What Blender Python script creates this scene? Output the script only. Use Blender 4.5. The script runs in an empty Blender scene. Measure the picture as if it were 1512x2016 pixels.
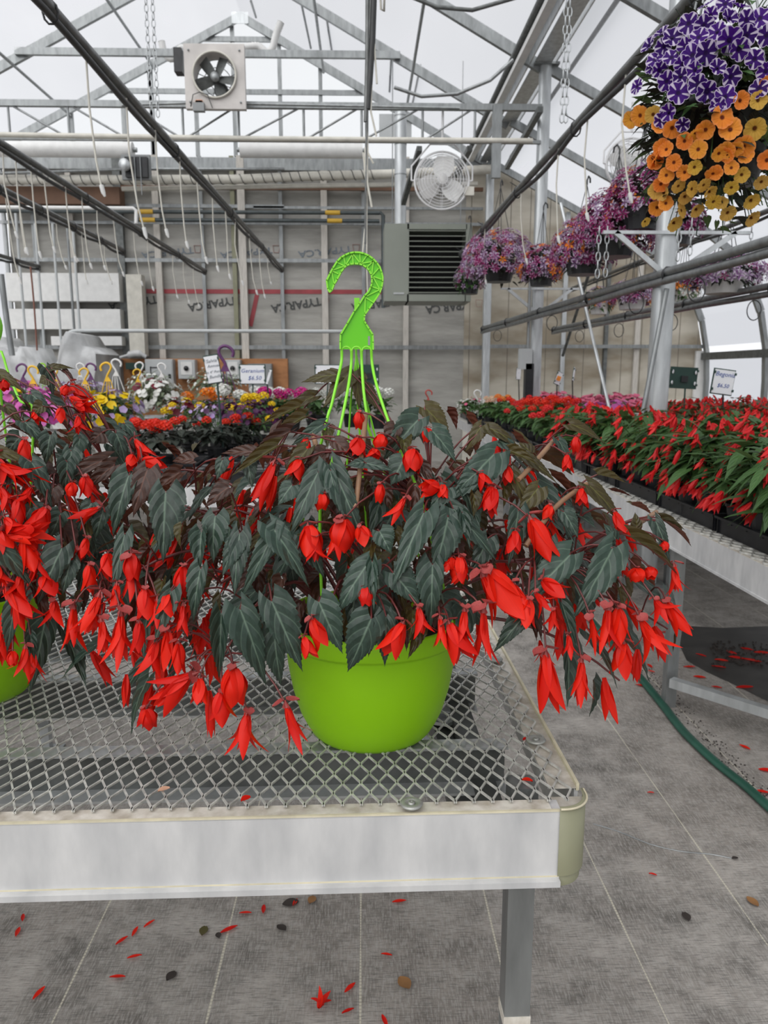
import bpy, math, random
from mathutils import Vector, Matrix, Quaternion
random.seed(11)
D = bpy.data
SC = bpy.context.scene
COL = SC.collection
PI = math.pi
V = Vector

# ------------------------------------------------------------ camera, sky, exposure
FPX = 1514.0
TILT = math.radians(10.22); YAW = math.radians(1.527)
CAM_Z = 1.28
fw = V((math.sin(YAW)*math.cos(TILT), math.cos(YAW)*math.cos(TILT), -math.sin(TILT)))
rt = V((math.cos(YAW), -math.sin(YAW), 0.0))
up = rt.cross(fw)
cd = D.cameras.new('camera'); cam = D.objects.new('camera', cd); COL.objects.link(cam)
cd.sensor_fit = 'VERTICAL'; cd.sensor_height = 36.0; cd.lens = 36.0*FPX/2016.0
cam.matrix_world = Matrix(((rt.x, up.x, -fw.x, 0), (rt.y, up.y, -fw.y, 0), (rt.z, up.z, -fw.z, CAM_Z), (0, 0, 0, 1)))
cd.clip_start = 0.05; cd.clip_end = 200
cd.dof.use_dof = True; cd.dof.focus_distance = 1.12; cd.dof.aperture_fstop = 11.0
SC.camera = cam
SC.view_settings.view_transform = 'Standard'; SC.view_settings.look = 'None'
SC.view_settings.gamma = 1.0; SC.view_settings.use_curve_mapping = False
SC.view_settings.exposure = 0.06

SKY = 0.78
w = D.worlds.new('overcast'); SC.world = w; w.use_nodes = True
nt = w.node_tree; nt.nodes.clear()
o_ = nt.nodes.new('ShaderNodeOutputWorld'); b_ = nt.nodes.new('ShaderNodeBackground')
tc = nt.nodes.new('ShaderNodeTexCoord'); nz = nt.nodes.new('ShaderNodeTexNoise'); cr = nt.nodes.new('ShaderNodeValToRGB')
nz.inputs['Scale'].default_value = 1.6; nz.inputs['Detail'].default_value = 4
cr.color_ramp.elements[0].position = .3; cr.color_ramp.elements[1].position = .75
cr.color_ramp.elements[0].color = (.80, .815, .85, 1); cr.color_ramp.elements[1].color = (.97, .975, .99, 1)
nt.links.new(tc.outputs['Generated'], nz.inputs['Vector']); nt.links.new(nz.outputs['Fac'], cr.inputs['Fac'])
nt.links.new(cr.outputs['Color'], b_.inputs['Color'])
sx_ = nt.nodes.new('ShaderNodeSeparateXYZ'); mr_ = nt.nodes.new('ShaderNodeMapRange'); nt.links.new(tc.outputs['Generated'], sx_.inputs[0]); nt.links.new(sx_.outputs[2], mr_.inputs[0])
mr_.inputs[1].default_value = .05; mr_.inputs[2].default_value = .75; mr_.inputs[3].default_value = SKY*1.45; mr_.inputs[4].default_value = SKY*.95
nt.links.new(mr_.outputs[0], b_.inputs['Strength'])
nt.links.new(b_.outputs[0], o_.inputs['Surface'])
sd = D.lights.new('sun_behind_cloud', 'SUN'); sd.energy = 4.6; sd.angle = math.radians(75); sd.color = (1, .98, .95)
so = D.objects.new('sun_behind_cloud', sd); COL.objects.link(so); so.rotation_euler = (math.radians(33), math.radians(-27), 0)

# ------------------------------------------------------------ reading the photograph's perspective into metres
def ray(x, y): return fw*FPX + rt*(x-756.0) - up*(y-1008.0)
def at_z(x, y, z):
    d = ray(x, y); return V((0, 0, CAM_Z)) + d*((z-CAM_Z)/d.z)
def at_y(x, y, Y):
    d = ray(x, y); return V((0, 0, CAM_Z)) + d*(Y/d.y)

# ------------------------------------------------------------ materials
def new_mat(name):
    m = D.materials.new(name); m.use_nodes = True; n = m.node_tree; n.nodes.clear()
    out = n.nodes.new('ShaderNodeOutputMaterial'); return m, n, out
def N(n, t, **k):
    a = n.nodes.new(t)
    for kk, vv in k.items():
        if kk in a.inputs: a.inputs[kk].default_value = vv
        else: setattr(a, kk, vv)
    return a
def mathn(n, op, a, b=None, c=None):
    m = n.nodes.new('ShaderNodeMath'); m.operation = op
    for i, x in enumerate((a, b, c)):
        if x is None: continue
        if isinstance(x, (int, float)): m.inputs[i].default_value = x
        else: n.links.new(x, m.inputs[i])
    return m.outputs[0]
def mixc(n, f, a, b):
    m = n.nodes.new('ShaderNodeMix'); m.data_type = 'RGBA'
    for s, x in ((0, f), (6, a), (7, b)):
        if isinstance(x, (int, float)): m.inputs[s].default_value = x
        elif isinstance(x, tuple): m.inputs[s].default_value = (*x[:3], 1)
        else: n.links.new(x, m.inputs[s])
    return m.outputs[2]
def ramp(n, fac, p0, p1, c0=(0, 0, 0), c1=(1, 1, 1)):
    r = n.nodes.new('ShaderNodeValToRGB'); e = r.color_ramp.elements
    e[0].position = p0; e[1].position = p1; e[0].color = (*c0, 1); e[1].color = (*c1, 1)
    n.links.new(fac, r.inputs['Fac']); return r.outputs['Color']
def noise(n, scale, detail=4, vec=None, rough=.55):
    a = N(n, 'ShaderNodeTexNoise', Scale=scale, Detail=detail, Roughness=rough)
    if vec is not None: n.links.new(vec, a.inputs['Vector'])
    return a.outputs['Fac']
def mapping(n, scale=(1, 1, 1), coord='Object', rot=(0, 0, 0)):
    t = n.nodes.new('ShaderNodeTexCoord'); mp = n.nodes.new('ShaderNodeMapping')
    mp.inputs['Scale'].default_value = scale; mp.inputs['Rotation'].default_value = rot
    n.links.new(t.outputs[coord], mp.inputs['Vector']); return mp.outputs[0]
def simple(name, col, rough=.6, metal=0.0, var=0.12, scale=14, bump=0.0, col2=None, stretch=(1, 1, 1), spec=.5, detail=4, transl=0.0):
    m, n, out = new_mat(name)
    p = N(n, 'ShaderNodeBsdfPrincipled', Roughness=rough, Metallic=metal)
    p.inputs['Specular IOR Level'].default_value = spec
    f = noise(n, scale, detail, mapping(n, stretch))
    c2 = col2 if col2 else tuple(min(1, c*(1-var*2)) for c in col)
    f2 = ramp(n, f, .35, .68)
    n.links.new(mixc(n, f2, col, c2), p.inputs['Base Color'])
    if bump:
        bn = N(n, 'ShaderNodeBump', Strength=bump, Distance=.002); n.links.new(f, bn.inputs['Height']); n.links.new(bn.outputs[0], p.inputs['Normal'])
    last = p.outputs[0]
    if transl:
        tr = N(n, 'ShaderNodeBsdfTranslucent'); tr.inputs[0].default_value = (*col, 1)
        mx = N(n, 'ShaderNodeMixShader'); mx.inputs[0].default_value = transl
        n.links.new(last, mx.inputs[1]); n.links.new(tr.outputs[0], mx.inputs[2]); last = mx.outputs[0]
    n.links.new(last, out.inputs['Surface']); return m

def film_mat(name, transp, col):
    m, n, out = new_mat(name)
    t = N(n, 'ShaderNodeBsdfTransparent'); t.inputs[0].default_value = (*col, 1)
    tl = N(n, 'ShaderNodeBsdfTranslucent'); tl.inputs[0].default_value = (*[min(1, c*1.02) for c in col], 1)
    f = noise(n, .55, 5, mapping(n, (1, .35, 1.4)))
    fac = mathn(n, 'MULTIPLY_ADD', ramp(n, f, .3, .7), .14, 1-transp-.07)
    mx = N(n, 'ShaderNodeMixShader'); n.links.new(fac, mx.inputs[0])
    n.links.new(t.outputs[0], mx.inputs[1]); n.links.new(tl.outputs[0], mx.inputs[2])
    n.links.new(mx.outputs[0], out.inputs['Surface']); return m

M = {}
M['galv'] = simple('galvanised_steel', (.31, .325, .325), .42, .75, .16, 22, .1, stretch=(1, 1, .25))
M['galv_dark'] = simple('weathered_and_shaded_steel', (.17, .18, .175), .5, .6, .2, 18, .1)
M['galv_light'] = simple('bright_galvanised_steel', (.58, .605, .61), .38, .6, .14, 20, .08, stretch=(1, 1, .2))
M['alu'] = simple('dull_aluminium', (.61, .61, .605), .5, .25, .2, 16, .2, col2=(.43, .435, .44), stretch=(1, 1, .35), detail=9)
M['alu_side'] = simple('milled_aluminium_flange', (.62, .59, .53), .6, .1, .16, 40, .25, col2=(.38, .34, .28), detail=8)
M['olive'] = simple('olive_plastic', (.235, .235, .15), .42, 0, .08, 8)
M['cream_edge'] = simple('cream_vinyl_edge', (.60, .55, .40), .5, 0, .12, 30)
M['mesh'] = simple('expanded_metal', (.64, .64, .60), .45, .35, .22, 60, .1)
M['washer'] = simple('zinc_washer', (.42, .43, .40), .5, .5, .2, 60)
M['white'] = simple('white_plastic', (.72, .72, .70), .5, 0, .06, 10)
M['offwhite'] = simple('aged_pvc', (.60, .58, .51), .5, 0, .1, 10)
M['fanframe'] = simple('painted_fan_housing', (.58, .55, .52), .55, 0, .1, 6)
M['black'] = simple('black_plastic', (.012, .013, .015), .38, 0, .3, 20)
M['blackhose'] = simple('black_poly_hose', (.035, .036, .036), .5, 0, .2, 20)
M['rail'] = simple('irrigation_rail_pipe', (.17, .175, .17), .38, .6, .2, 12)
M['tray'] = simple('black_nursery_tray', (.014, .015, .018), .3, 0, .3, 20)
M['heater'] = simple('sage_grey_enamel', (.245, .265, .225), .45, 0, .05, 3)
M['graybox'] = simple('grey_enamel', (.24, .25, .25), .45, 0, .06, 4)
M['ltgray'] = simple('light_grey_enamel', (.47, .49, .49), .45, 0, .06, 4)
M['conduit'] = simple('dark_green_grey_conduit', (.075, .09, .092), .45, .3, .15, 8)
M['yellow'] = simple('yellow_clamp', (.62, .38, .04), .55, 0, .1, 8)
M['stud_wood'] = simple('whitewashed_timber', (.55, .52, .47), .7, 0, .12, 12, .1, stretch=(6, 6, .6))
M['ply'] = simple('plywood_board', (.42, .19, .075), .75, 0, .18, 5, .1, stretch=(1, 1, 3), col2=(.27, .115, .045))
M['lime'] = simple('lime_green_plastic', (.25, .55, .003), .42, 0, .06, 3, spec=.3)
M['lime_hook'] = simple('bright_lime_plastic', (.30, .82, .05), .35, 0, .05, 3, transl=.25)
M['lime_web'] = simple('thin_shaded_lime_web', (.13, .60, .004), .35, 0, .05, 3, transl=.15)  # darker copy of the rim plastic, shade of the recessed web painted in
M['soil'] = simple('potting_soil', (.018, .012, .009), .95, 0, .3, 80, .6)
M['stem'] = simple('red_stem', (.125, .022, .02), .45, 0, .2, 30)
M['stem_tan'] = simple('tan_woody_stem', (.27, .15, .08), .55, 0, .2, 30)
M['bract'] = simple('rosy_bract', (.40, .07, .065), .5, 0, .15, 30, transl=.2)
M['greenhose'] = simple('green_lay_flat_hose', (.012, .075, .048), .5, 0, .15, 12)
M['signgreen'] = simple('dark_green_sign_holder', (.012, .045, .034), .5, 0, .1, 8)
M['ink_blue'] = simple('blue_marker_ink', (.05, .10, .35), .6)
M['ink_grey'] = simple('grey_marker_ink', (.16, .19, .22), .6)
M['ink_black'] = simple('faded_black_print', (.075, .078, .075), .8)
M['tape_red'] = simple('red_sheathing_tape', (.36, .055, .065), .6, 0, .15, 6)
M['red_print'] = simple('faded_red_print', (.36, .17, .15), .8)
M['signwhite'] = simple('white_sign_card', (.74, .75, .77), .5, 0, .03, 4)
M['wirewhite'] = simple('white_wire', (.74, .74, .74), .4, .1, .05, 4)
M['brown'] = simple('brown_cladding', (.16, .085, .05), .7, 0, .15, 4)
M['rust'] = simple('rusty_hose', (.20, .075, .05), .6)
M['dry'] = simple('dried_petal', (.25, .12, .04), .8)
M['dkdebris'] = simple('dark_dried_leaf', (.03, .022, .018), .8)
M['vent'] = simple('black_louvre_opening', (.006, .006, .006), .7)
M['poly'] = simple('clear_white_poly_wrap', (.66, .67, .67), .35, 0, .2, 5, .8, transl=.2)
M['purple_pl'] = simple('purple_plastic', (.12, .03, .13), .4)
M['yellow_pl'] = simple('yellow_plastic', (.80, .48, .02), .4)
M['red_pl'] = simple('red_plastic', (.45, .05, .04), .4)
M['orange_p'] = simple('orange_tag', (.8, .25, .03), .5)
M['film'] = film_mat('roof_film', .78, (.70, .708, .73))
M['film_clear'] = film_mat('gable_film', .84, (.97, .985, .99))

def petal_mat(name, col, col2, transl=.35, rough=.42, hue_var=.0):
    m, n, out = new_mat(name)
    p = N(n, 'ShaderNodeBsdfPrincipled', Roughness=rough); p.inputs['Specular IOR Level'].default_value = .3
    oi = n.nodes.new('ShaderNodeObjectInfo'); g = n.nodes.new('ShaderNodeNewGeometry')
    rnd = mathn(n, 'FRACT', mathn(n, 'ADD', oi.outputs['Random'], g.outputs['Random Per Island']))
    uv = n.nodes.new('ShaderNodeUVMap'); sp = n.nodes.new('ShaderNodeSeparateXYZ'); n.links.new(uv.outputs[0], sp.inputs[0])
    st = noise(n, 26, 2, mapping(n, (1, .06, 1), 'UV'))
    c = mixc(n, rnd, col, col2)
    c = mixc(n, mathn(n, 'MULTIPLY', ramp(n, st, .35, .7), .28), c, tuple(x*.55 for x in col))
    n.links.new(c, p.inputs['Base Color'])
    tr = n.nodes.new('ShaderNodeBsdfTranslucent'); n.links.new(c, tr.inputs[0])
    mx = N(n, 'ShaderNodeMixShader'); mx.inputs[0].default_value = transl
    n.links.new(p.outputs[0], mx.inputs[1]); n.links.new(tr.outputs[0], mx.inputs[2]); n.links.new(mx.outputs[0], out.inputs['Surface'])
    return m
M['petal'] = petal_mat('scarlet_begonia_petal', (.86, .020, .004), (.66, .008, .004), .38, .5)
M['petal_far'] = petal_mat('rosy_red_petal', (.78, .03, .028), (.55, .015, .02), .25)
M['petal_ger'] = petal_mat('vermilion_geranium_petal', (.82, .045, .015), (.62, .015, .008), .3)
M['petal_white'] = petal_mat('white_petal', (.82, .82, .78), (.70, .71, .66), .25)
M['petal_yellow'] = petal_mat('yellow_petal', (.85, .62, .01), (.75, .48, .01), .25)
M['petal_pink'] = petal_mat('pink_petal', (.78, .22, .32), (.72, .13, .26), .25)
M['petal_hotpink'] = petal_mat('magenta_petal', (.62, .01, .18), (.55, .03, .30), .25)
M['petal_lav'] = petal_mat('lavender_petal', (.40, .26, .55), (.62, .58, .66), .25)
M['petal_violet'] = petal_mat('dark_purple_petal', (.09, .012, .07), (.05, .01, .06), .2)
M['petal_orchid'] = petal_mat('orchid_pink_petal', (.72, .20, .52), (.60, .10, .42), .3)
M['petal_orange'] = petal_mat('orange_petal', (.85, .18, .015), (.80, .30, .03), .3)
M['petal_cream'] = petal_mat('cream_petal', (.80, .68, .45), (.78, .35, .25), .3)
M['petal_maroon'] = petal_mat('maroon_petal', (.20, .012, .03), (.12, .008, .02), .2)

def leaf_mat(name, top, vein, under, transl=.22, rough=.42, nv=6.0):
    m, n, out = new_mat(name)
    uv = n.nodes.new('ShaderNodeUVMap'); sp = n.nodes.new('ShaderNodeSeparateXYZ'); n.links.new(uv.outputs[0], sp.inputs[0])
    au = mathn(n, 'ABSOLUTE', mathn(n, 'MULTIPLY_ADD', sp.outputs[0], 2, -1))
    s = mathn(n, 'MULTIPLY', mathn(n, 'SUBTRACT', sp.outputs[1], mathn(n, 'MULTIPLY', mathn(n, 'POWER', au, 1.2), .42)), nv)
    fr = mathn(n, 'ABSOLUTE', mathn(n, 'SUBTRACT', mathn(n, 'FRACT', s), .5))     # 0 at vein
    v1 = ramp(n, fr, .0, .085, (1, 1, 1), (0, 0, 0))
    mid = ramp(n, au, .0, .09, (1, 1, 1), (0, 0, 0))
    vv = mathn(n, 'MAXIMUM', mathn(n, 'MULTIPLY', v1, .42), mid)
    oi = n.nodes.new('ShaderNodeObjectInfo'); g = n.nodes.new('ShaderNodeNewGeometry')
    rnd = mathn(n, 'FRACT', mathn(n, 'ADD', oi.outputs['Random'], g.outputs['Random Per Island']))
    base = mixc(n, rnd, top, tuple(x*.55 for x in top))
    mott = noise(n, 9, 3, mapping(n, (1, 1, 1), 'UV'))
    base = mixc(n, mathn(n, 'MULTIPLY', ramp(n, mott, .4, .7), .35), base, tuple(min(1, x*1.7) for x in top))
    ct = mixc(n, vv, base, vein)
    cu = mixc(n, mathn(n, 'MULTIPLY', vv, .5), under, tuple(min(1, x*2.2) for x in under))
    c = mixc(n, g.outputs['Backfacing'], ct, cu)
    p = N(n, 'ShaderNodeBsdfPrincipled', Roughness=rough); p.inputs['Specular IOR Level'].default_value = .45
    n.links.new(c, p.inputs['Base Color'])
    bn = N(n, 'ShaderNodeBump', Strength=.35, Distance=.004); n.links.new(ramp(n, fr, .0, .5), bn.inputs['Height']); n.links.new(bn.outputs[0], p.inputs['Normal'])
    tr = n.nodes.new('ShaderNodeBsdfTranslucent'); n.links.new(mixc(n, .5, c, tuple(min(1, x*1.6) for x in under)), tr.inputs[0])
    mx = N(n, 'ShaderNodeMixShader'); mx.inputs[0].default_value = transl
    n.links.new(p.outputs[0], mx.inputs[1]); n.links.new(tr.outputs[0], mx.inputs[2]); n.links.new(mx.outputs[0], out.inputs['Surface'])
    return m
M['leaf'] = leaf_mat('slate_green_begonia_leaf', (.027, .054, .039), (.13, .195, .14), (.075, .04, .018), nv=3.6)
M['leaf_olive'] = leaf_mat('olive_young_begonia_leaf', (.062, .052, .014), (.13, .13, .03), (.11, .035, .02), .35, nv=3.6)
M['leaf_brown'] = leaf_mat('bronze_begonia_leaf', (.055, .022, .013), (.13, .05, .03), (.075, .02, .012), .25, nv=3.6)
M['leaf_green'] = leaf_mat('mid_green_leaf', (.05, .12, .03), (.10, .19, .06), (.08, .13, .04), .25, .5, 5)
M['leaf_bronzegreen'] = leaf_mat('bronze_green_leaf', (.055, .085, .022), (.10, .13, .04), (.10, .05, .02), .3, .5, 5)
M['leaf_dark'] = leaf_mat('dark_foliage', (.02, .03, .02), (.05, .06, .04), (.03, .03, .02), .15, .6, 5)
M['leaf_grey'] = leaf_mat('grey_green_foliage', (.22, .27, .17), (.3, .33, .25), (.2, .24, .16), .2, .7, 5)

def petunia_mat(name, main, main2, stripe, edge, eye, stripes=True):
    m, n, out = new_mat(name)
    uv = n.nodes.new('ShaderNodeUVMap'); sp = n.nodes.new('ShaderNodeSeparateXYZ'); n.links.new(uv.outputs[0], sp.inputs[0])
    fr = mathn(n, 'ABSOLUTE', mathn(n, 'SUBTRACT', mathn(n, 'FRACT', mathn(n, 'MULTIPLY', sp.outputs[0], 5)), .5))
    g = n.nodes.new('ShaderNodeNewGeometry'); oi = n.nodes.new('ShaderNodeObjectInfo')
    rnd = mathn(n, 'FRACT', mathn(n, 'ADD', oi.outputs['Random'], g.outputs['Random Per Island']))
    c = mixc(n, rnd, main, main2)
    if stripes:
        st = mathn(n, 'MULTIPLY', ramp(n, fr, .09, .14, (1, 1, 1), (0, 0, 0)), ramp(n, sp.outputs[1], .3, .36))
        c = mixc(n, st, c, stripe)
        c = mixc(n, ramp(n, sp.outputs[1], .92, .95), c, edge)
    else:
        st = mathn(n, 'MULTIPLY', ramp(n, fr, .0, .06, (1, 1, 1), (0, 0, 0)), .5)
        c = mixc(n, st, c, stripe)
        c = mixc(n, mathn(n, 'MULTIPLY', ramp(n, sp.outputs[1], .75, 1.0), .5), c, edge)
    c = mixc(n, ramp(n, sp.outputs[1], .14, .26, (1, 1, 1), (0, 0, 0)), c, eye)
    p = N(n, 'ShaderNodeBsdfPrincipled', Roughness=.6); n.links.new(c, p.inputs['Base Color']); p.inputs['Specular IOR Level'].default_value = .2
    tr = n.nodes.new('ShaderNodeBsdfTranslucent'); n.links.new(c, tr.inputs[0])
    mx = N(n, 'ShaderNodeMixShader'); mx.inputs[0].default_value = .4
    n.links.new(p.outputs[0], mx.inputs[1]); n.links.new(tr.outputs[0], mx.inputs[2]); n.links.new(mx.outputs[0], out.inputs['Surface'])
    return m
M['pet_star'] = petunia_mat('purple_white_striped_petunia', (.062, .007, .20), (.035, .006, .12), (.66, .58, .72), (.62, .52, .70), (.02, .003, .06))
M['pet_orange'] = petunia_mat('orange_calibrachoa', (.85, .21, .03), (.80, .36, .04), (.5, .1, .01), (.85, .34, .14), (.14, .02, .004), False)
M['pet_gold'] = petunia_mat('golden_calibrachoa', (.72, .44, .06), (.62, .36, .09), (.4, .2, .02), (.7, .45, .12), (.12, .03, .004), False)
M['star_mag'] = petunia_mat('magenta_white_star', (.30, .01, .11), (.22, .015, .12), (.55, .35, .5), (.55, .38, .52), (.15, .01, .06))
M['star_lilac'] = petunia_mat('lilac_white_star', (.24, .09, .27), (.46, .34, .50), (.75, .7, .75), (.72, .66, .72), (.15, .03, .16))

# floor: woven ground cloth with stitched lines every 12 inches
def floor_mat():
    m, n, out = new_mat('woven_ground_cloth')
    P = mapping(n)
    sp = n.nodes.new('ShaderNodeSeparateXYZ'); n.links.new(P, sp.inputs[0])
    big = noise(n, 1.1, 6, P, .62); mid = noise(n, 7, 6, P, .65)
    weave = noise(n, 1, 5, mapping(n, (260, 30, 1)), .7); weave2 = noise(n, 1, 5, mapping(n, (28, 300, 1)), .7)
    c = mixc(n, ramp(n, mid, .36, .66), (.13, .12, .108), (.39, .362, .33))
    c = mixc(n, mathn(n, 'MULTIPLY', ramp(n, big, .42, .64), .55), c, (.20, .17, .145))
    c = mixc(n, mathn(n, 'MULTIPLY', ramp(n, big, .56, .70), .35), c, (.075, .072, .07))
    c = mixc(n, mathn(n, 'MULTIPLY', ramp(n, weave, .47, .58), .6), c, (.36, .345, .32))
    c = mixc(n, mathn(n, 'MULTIPLY', ramp(n, weave2, .5, .6), .5), c, (.07, .068, .065))
    # green algae and wet patch under the right hand bench
    # stitched lines
    lx = mathn(n, 'ABSOLUTE', mathn(n, 'SUBTRACT', mathn(n, 'FRACT', mathn(n, 'ADD', mathn(n, 'DIVIDE', sp.outputs[0], .3085), .5 + .012/.3085)), .5))
    wob = mathn(n, 'ADD', lx, mathn(n, 'MULTIPLY', mathn(n, 'SUBTRACT', noise(n, 3, 2, P), .5), .02))
    ln = ramp(n, wob, .0045, .0075, (1, 1, 1), (0, 0, 0))
    dash = ramp(n, mathn(n, 'ABSOLUTE', mathn(n, 'SUBTRACT', mathn(n, 'FRACT', mathn(n, 'MULTIPLY', sp.outputs[1], 110)), .5)), .1, .2)
    c = mixc(n, mathn(n, 'MULTIPLY', ln, mathn(n, 'MULTIPLY_ADD', dash, .6, .35)), c, (.50, .47, .38))
    p = N(n, 'ShaderNodeBsdfPrincipled', Roughness=.78); n.links.new(c, p.inputs['Base Color']); p.inputs['Specular IOR Level'].default_value = .3
    bn = N(n, 'ShaderNodeBump', Strength=.5, Distance=.004); n.links.new(mid, bn.inputs['Height']); n.links.new(bn.outputs[0], p.inputs['Normal'])
    n.links.new(p.outputs[0], out.inputs['Surface']); return m
M['floor'] = floor_mat()

def wrap_mat():
    m, n, out = new_mat('grey_house_wrap_sheeting')
    P = mapping(n)
    wv = noise(n, 1, 5, mapping(n, (.7, 1, 3.6)), .6)
    fine = noise(n, 1, 4, mapping(n, (2.5, 1, 12)), .6)
    c = mixc(n, ramp(n, wv, .35, .68), (.26, .253, .228), (.42, .41, .375))
    c = mixc(n, mathn(n, 'MULTIPLY', ramp(n, fine, .5, .66), .25), c, (.16, .155, .145))
    p = N(n, 'ShaderNodeBsdfPrincipled', Roughness=.55); n.links.new(c, p.inputs['Base Color'])
    bn = N(n, 'ShaderNodeBump', Strength=.6, Distance=.03); n.links.new(wv, bn.inputs['Height']); n.links.new(bn.outputs[0], p.inputs['Normal'])
    n.links.new(p.outputs[0], out.inputs['Surface']); return m
M['wrap'] = wrap_mat()
def panel_mat():
    m, n, out = new_mat('beige_ribbed_wall_panel')
    P = mapping(n); sp = n.nodes.new('ShaderNodeSeparateXYZ'); n.links.new(P, sp.inputs[0])
    l = mathn(n, 'ABSOLUTE', mathn(n, 'SUBTRACT', mathn(n, 'FRACT', mathn(n, 'MULTIPLY', sp.outputs[0], 3.6)), .5))
    st = noise(n, 1.2, 4, mapping(n, (.7, 1, 1.8)))
    c = mixc(n, ramp(n, st, .38, .62), (.50, .465, .39), (.25, .21, .15))
    c = mixc(n, ramp(n, l, .01, .03, (1, 1, 1), (0, 0, 0)), c, (.16, .14, .11))
    p = N(n, 'ShaderNodeBsdfPrincipled', Roughness=.6); n.links.new(c, p.inputs['Base Color'])
    n.links.new(p.outputs[0], out.inputs['Surface']); return m
M['panel'] = panel_mat()

# ------------------------------------------------------------ mesh builder
class MB:
    def __init__(s): s.v = []; s.f = []; s.mi = []; s.sm = []; s.uv = []
    def add(s, vs, fs, mi=0, smooth=False, uvs=None):
        o = len(s.v); s.v += [tuple(x) for x in vs]
        s.uv += uvs if uvs else [(0, 0)]*len(vs)
        for f in fs: s.f.append(tuple(i+o for i in f)); s.mi.append(mi); s.sm.append(smooth)
    def box(s, c, size, rot=None, mi=0):
        hx, hy, hz = (a/2 for a in size); c = V(c)
        vs = [V((x, y, z)) for x in (-hx, hx) for y in (-hy, hy) for z in (-hz, hz)]
        if rot is not None: vs = [rot @ q for q in vs]
        s.add([c+q for q in vs], [(0, 1, 3, 2), (4, 6, 7, 5), (0, 4, 5, 1), (2, 3, 7, 6), (0, 2, 6, 4), (1, 5, 7, 3)], mi)
    def bar(s, a, b, wd, ht=None, mi=0, upv=(0, 0, 1)):
        a = V(a); b = V(b); d = b-a; L = d.length
        if L < 1e-6: return
        d.normalize(); ht = wd if ht is None else ht
        u = V(upv)
        if abs(d.dot(u)) > .97: u = V((0, 1, 0))
        sx = d.cross(u).normalized(); uz = sx.cross(d)
        vs = []
        for p in (a, b):
            for i, j in ((-1, -1), (1, -1), (1, 1), (-1, 1)): vs.append(p+sx*(i*wd/2)+uz*(j*ht/2))
        s.add(vs, [(0, 3, 2, 1), (4, 5, 6, 7), (0, 1, 5, 4), (1, 2, 6, 5), (2, 3, 7, 6), (3, 0, 4, 7)], mi)
    def tube(s, path, r, n=8, mi=0, closed=False, caps=True):
        P = [V(p) for p in path]; k = len(P)
        rs = r if isinstance(r, (list, tuple)) else [r]*k
        vs = []; prev = None
        for i, p in enumerate(P):
            if closed: t = P[(i+1) % k]-P[i-1]
            else: t = P[min(i+1, k-1)]-P[max(i-1, 0)]
            if t.length < 1e-9: t = V((0, 0, 1))
            t.normalize()
            if prev is None:
                a = V((0, 0, 1)) if abs(t.z) < .9 else V((1, 0, 0)); nrm = (a-t*a.dot(t)).normalized()
            else:
                nrm = prev-t*prev.dot(t)
                nrm = nrm.normalized() if nrm.length > 1e-6 else V((1, 0, 0))
            prev = nrm; bn = t.cross(nrm)
            for j in range(n):
                a = 2*PI*j/n; vs.append(p+(nrm*math.cos(a)+bn*math.sin(a))*rs[i])
        fs = []
        for i in range(k if closed else k-1):
            a = i*n; b = ((i+1) % k)*n
            for j in range(n): fs.append((a+j, a+(j+1) % n, b+(j+1) % n, b+j))
        s.add(vs, fs, mi, True)
        if caps and not closed:
            s.add(vs[:n], [tuple(range(n-1, -1, -1))], mi); s.add(vs[-n:], [tuple(range(n))], mi)
    def lathe(s, prof, c=(0, 0, 0), n=32, mi=0, sx=1.0, sy=1.0, axis=None, smooth=True):
        c = V(c); vs = []; fs = []; k = len(prof)
        for r, z in prof:
            for j in range(n):
                a = 2*PI*j/n; q = V((r*math.cos(a)*sx, r*math.sin(a)*sy, z))
                if axis is not None: q = axis @ q
                vs.append(c+q)
        for i in range(k-1):
            for j in range(n): fs.append((i*n+j, i*n+(j+1) % n, (i+1)*n+(j+1) % n, (i+1)*n+j))
        s.add(vs, fs, mi, smooth)
    def disc(s, c, r, nrm=(0, 0, 1), n=24, mi=0):
        q = V((0, 0, 1)).rotation_difference(V(nrm)); c = V(c)
        s.add([c+q @ V((r*math.cos(2*PI*j/n), r*math.sin(2*PI*j/n), 0)) for j in range(n)], [tuple(range(n))], mi)
    def merge(s, o, mtx):
        base = len(s.v); s.v += [tuple(mtx @ V(q)) for q in o.v]; s.uv += o.uv
        s.f += [tuple(i+base for i in f) for f in o.f]; s.mi += o.mi; s.sm += o.sm
    def mesh(s, name, mats):
        me = D.meshes.new(name); me.from_pydata(s.v, [], s.f)
        for m in (mats if isinstance(mats, (list, tuple)) else [mats]): me.materials.append(M[m] if isinstance(m, str) else m)
        me.polygons.foreach_set('material_index', s.mi); me.polygons.foreach_set('use_smooth', s.sm)
        ul = me.uv_layers.new(name='UVMap')
        idx = [0]*len(me.loops); me.loops.foreach_get('vertex_index', idx)
        flat = []
        for i in idx: flat += s.uv[i]
        ul.data.foreach_set('uv', flat)
        me.update(); return me

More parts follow.
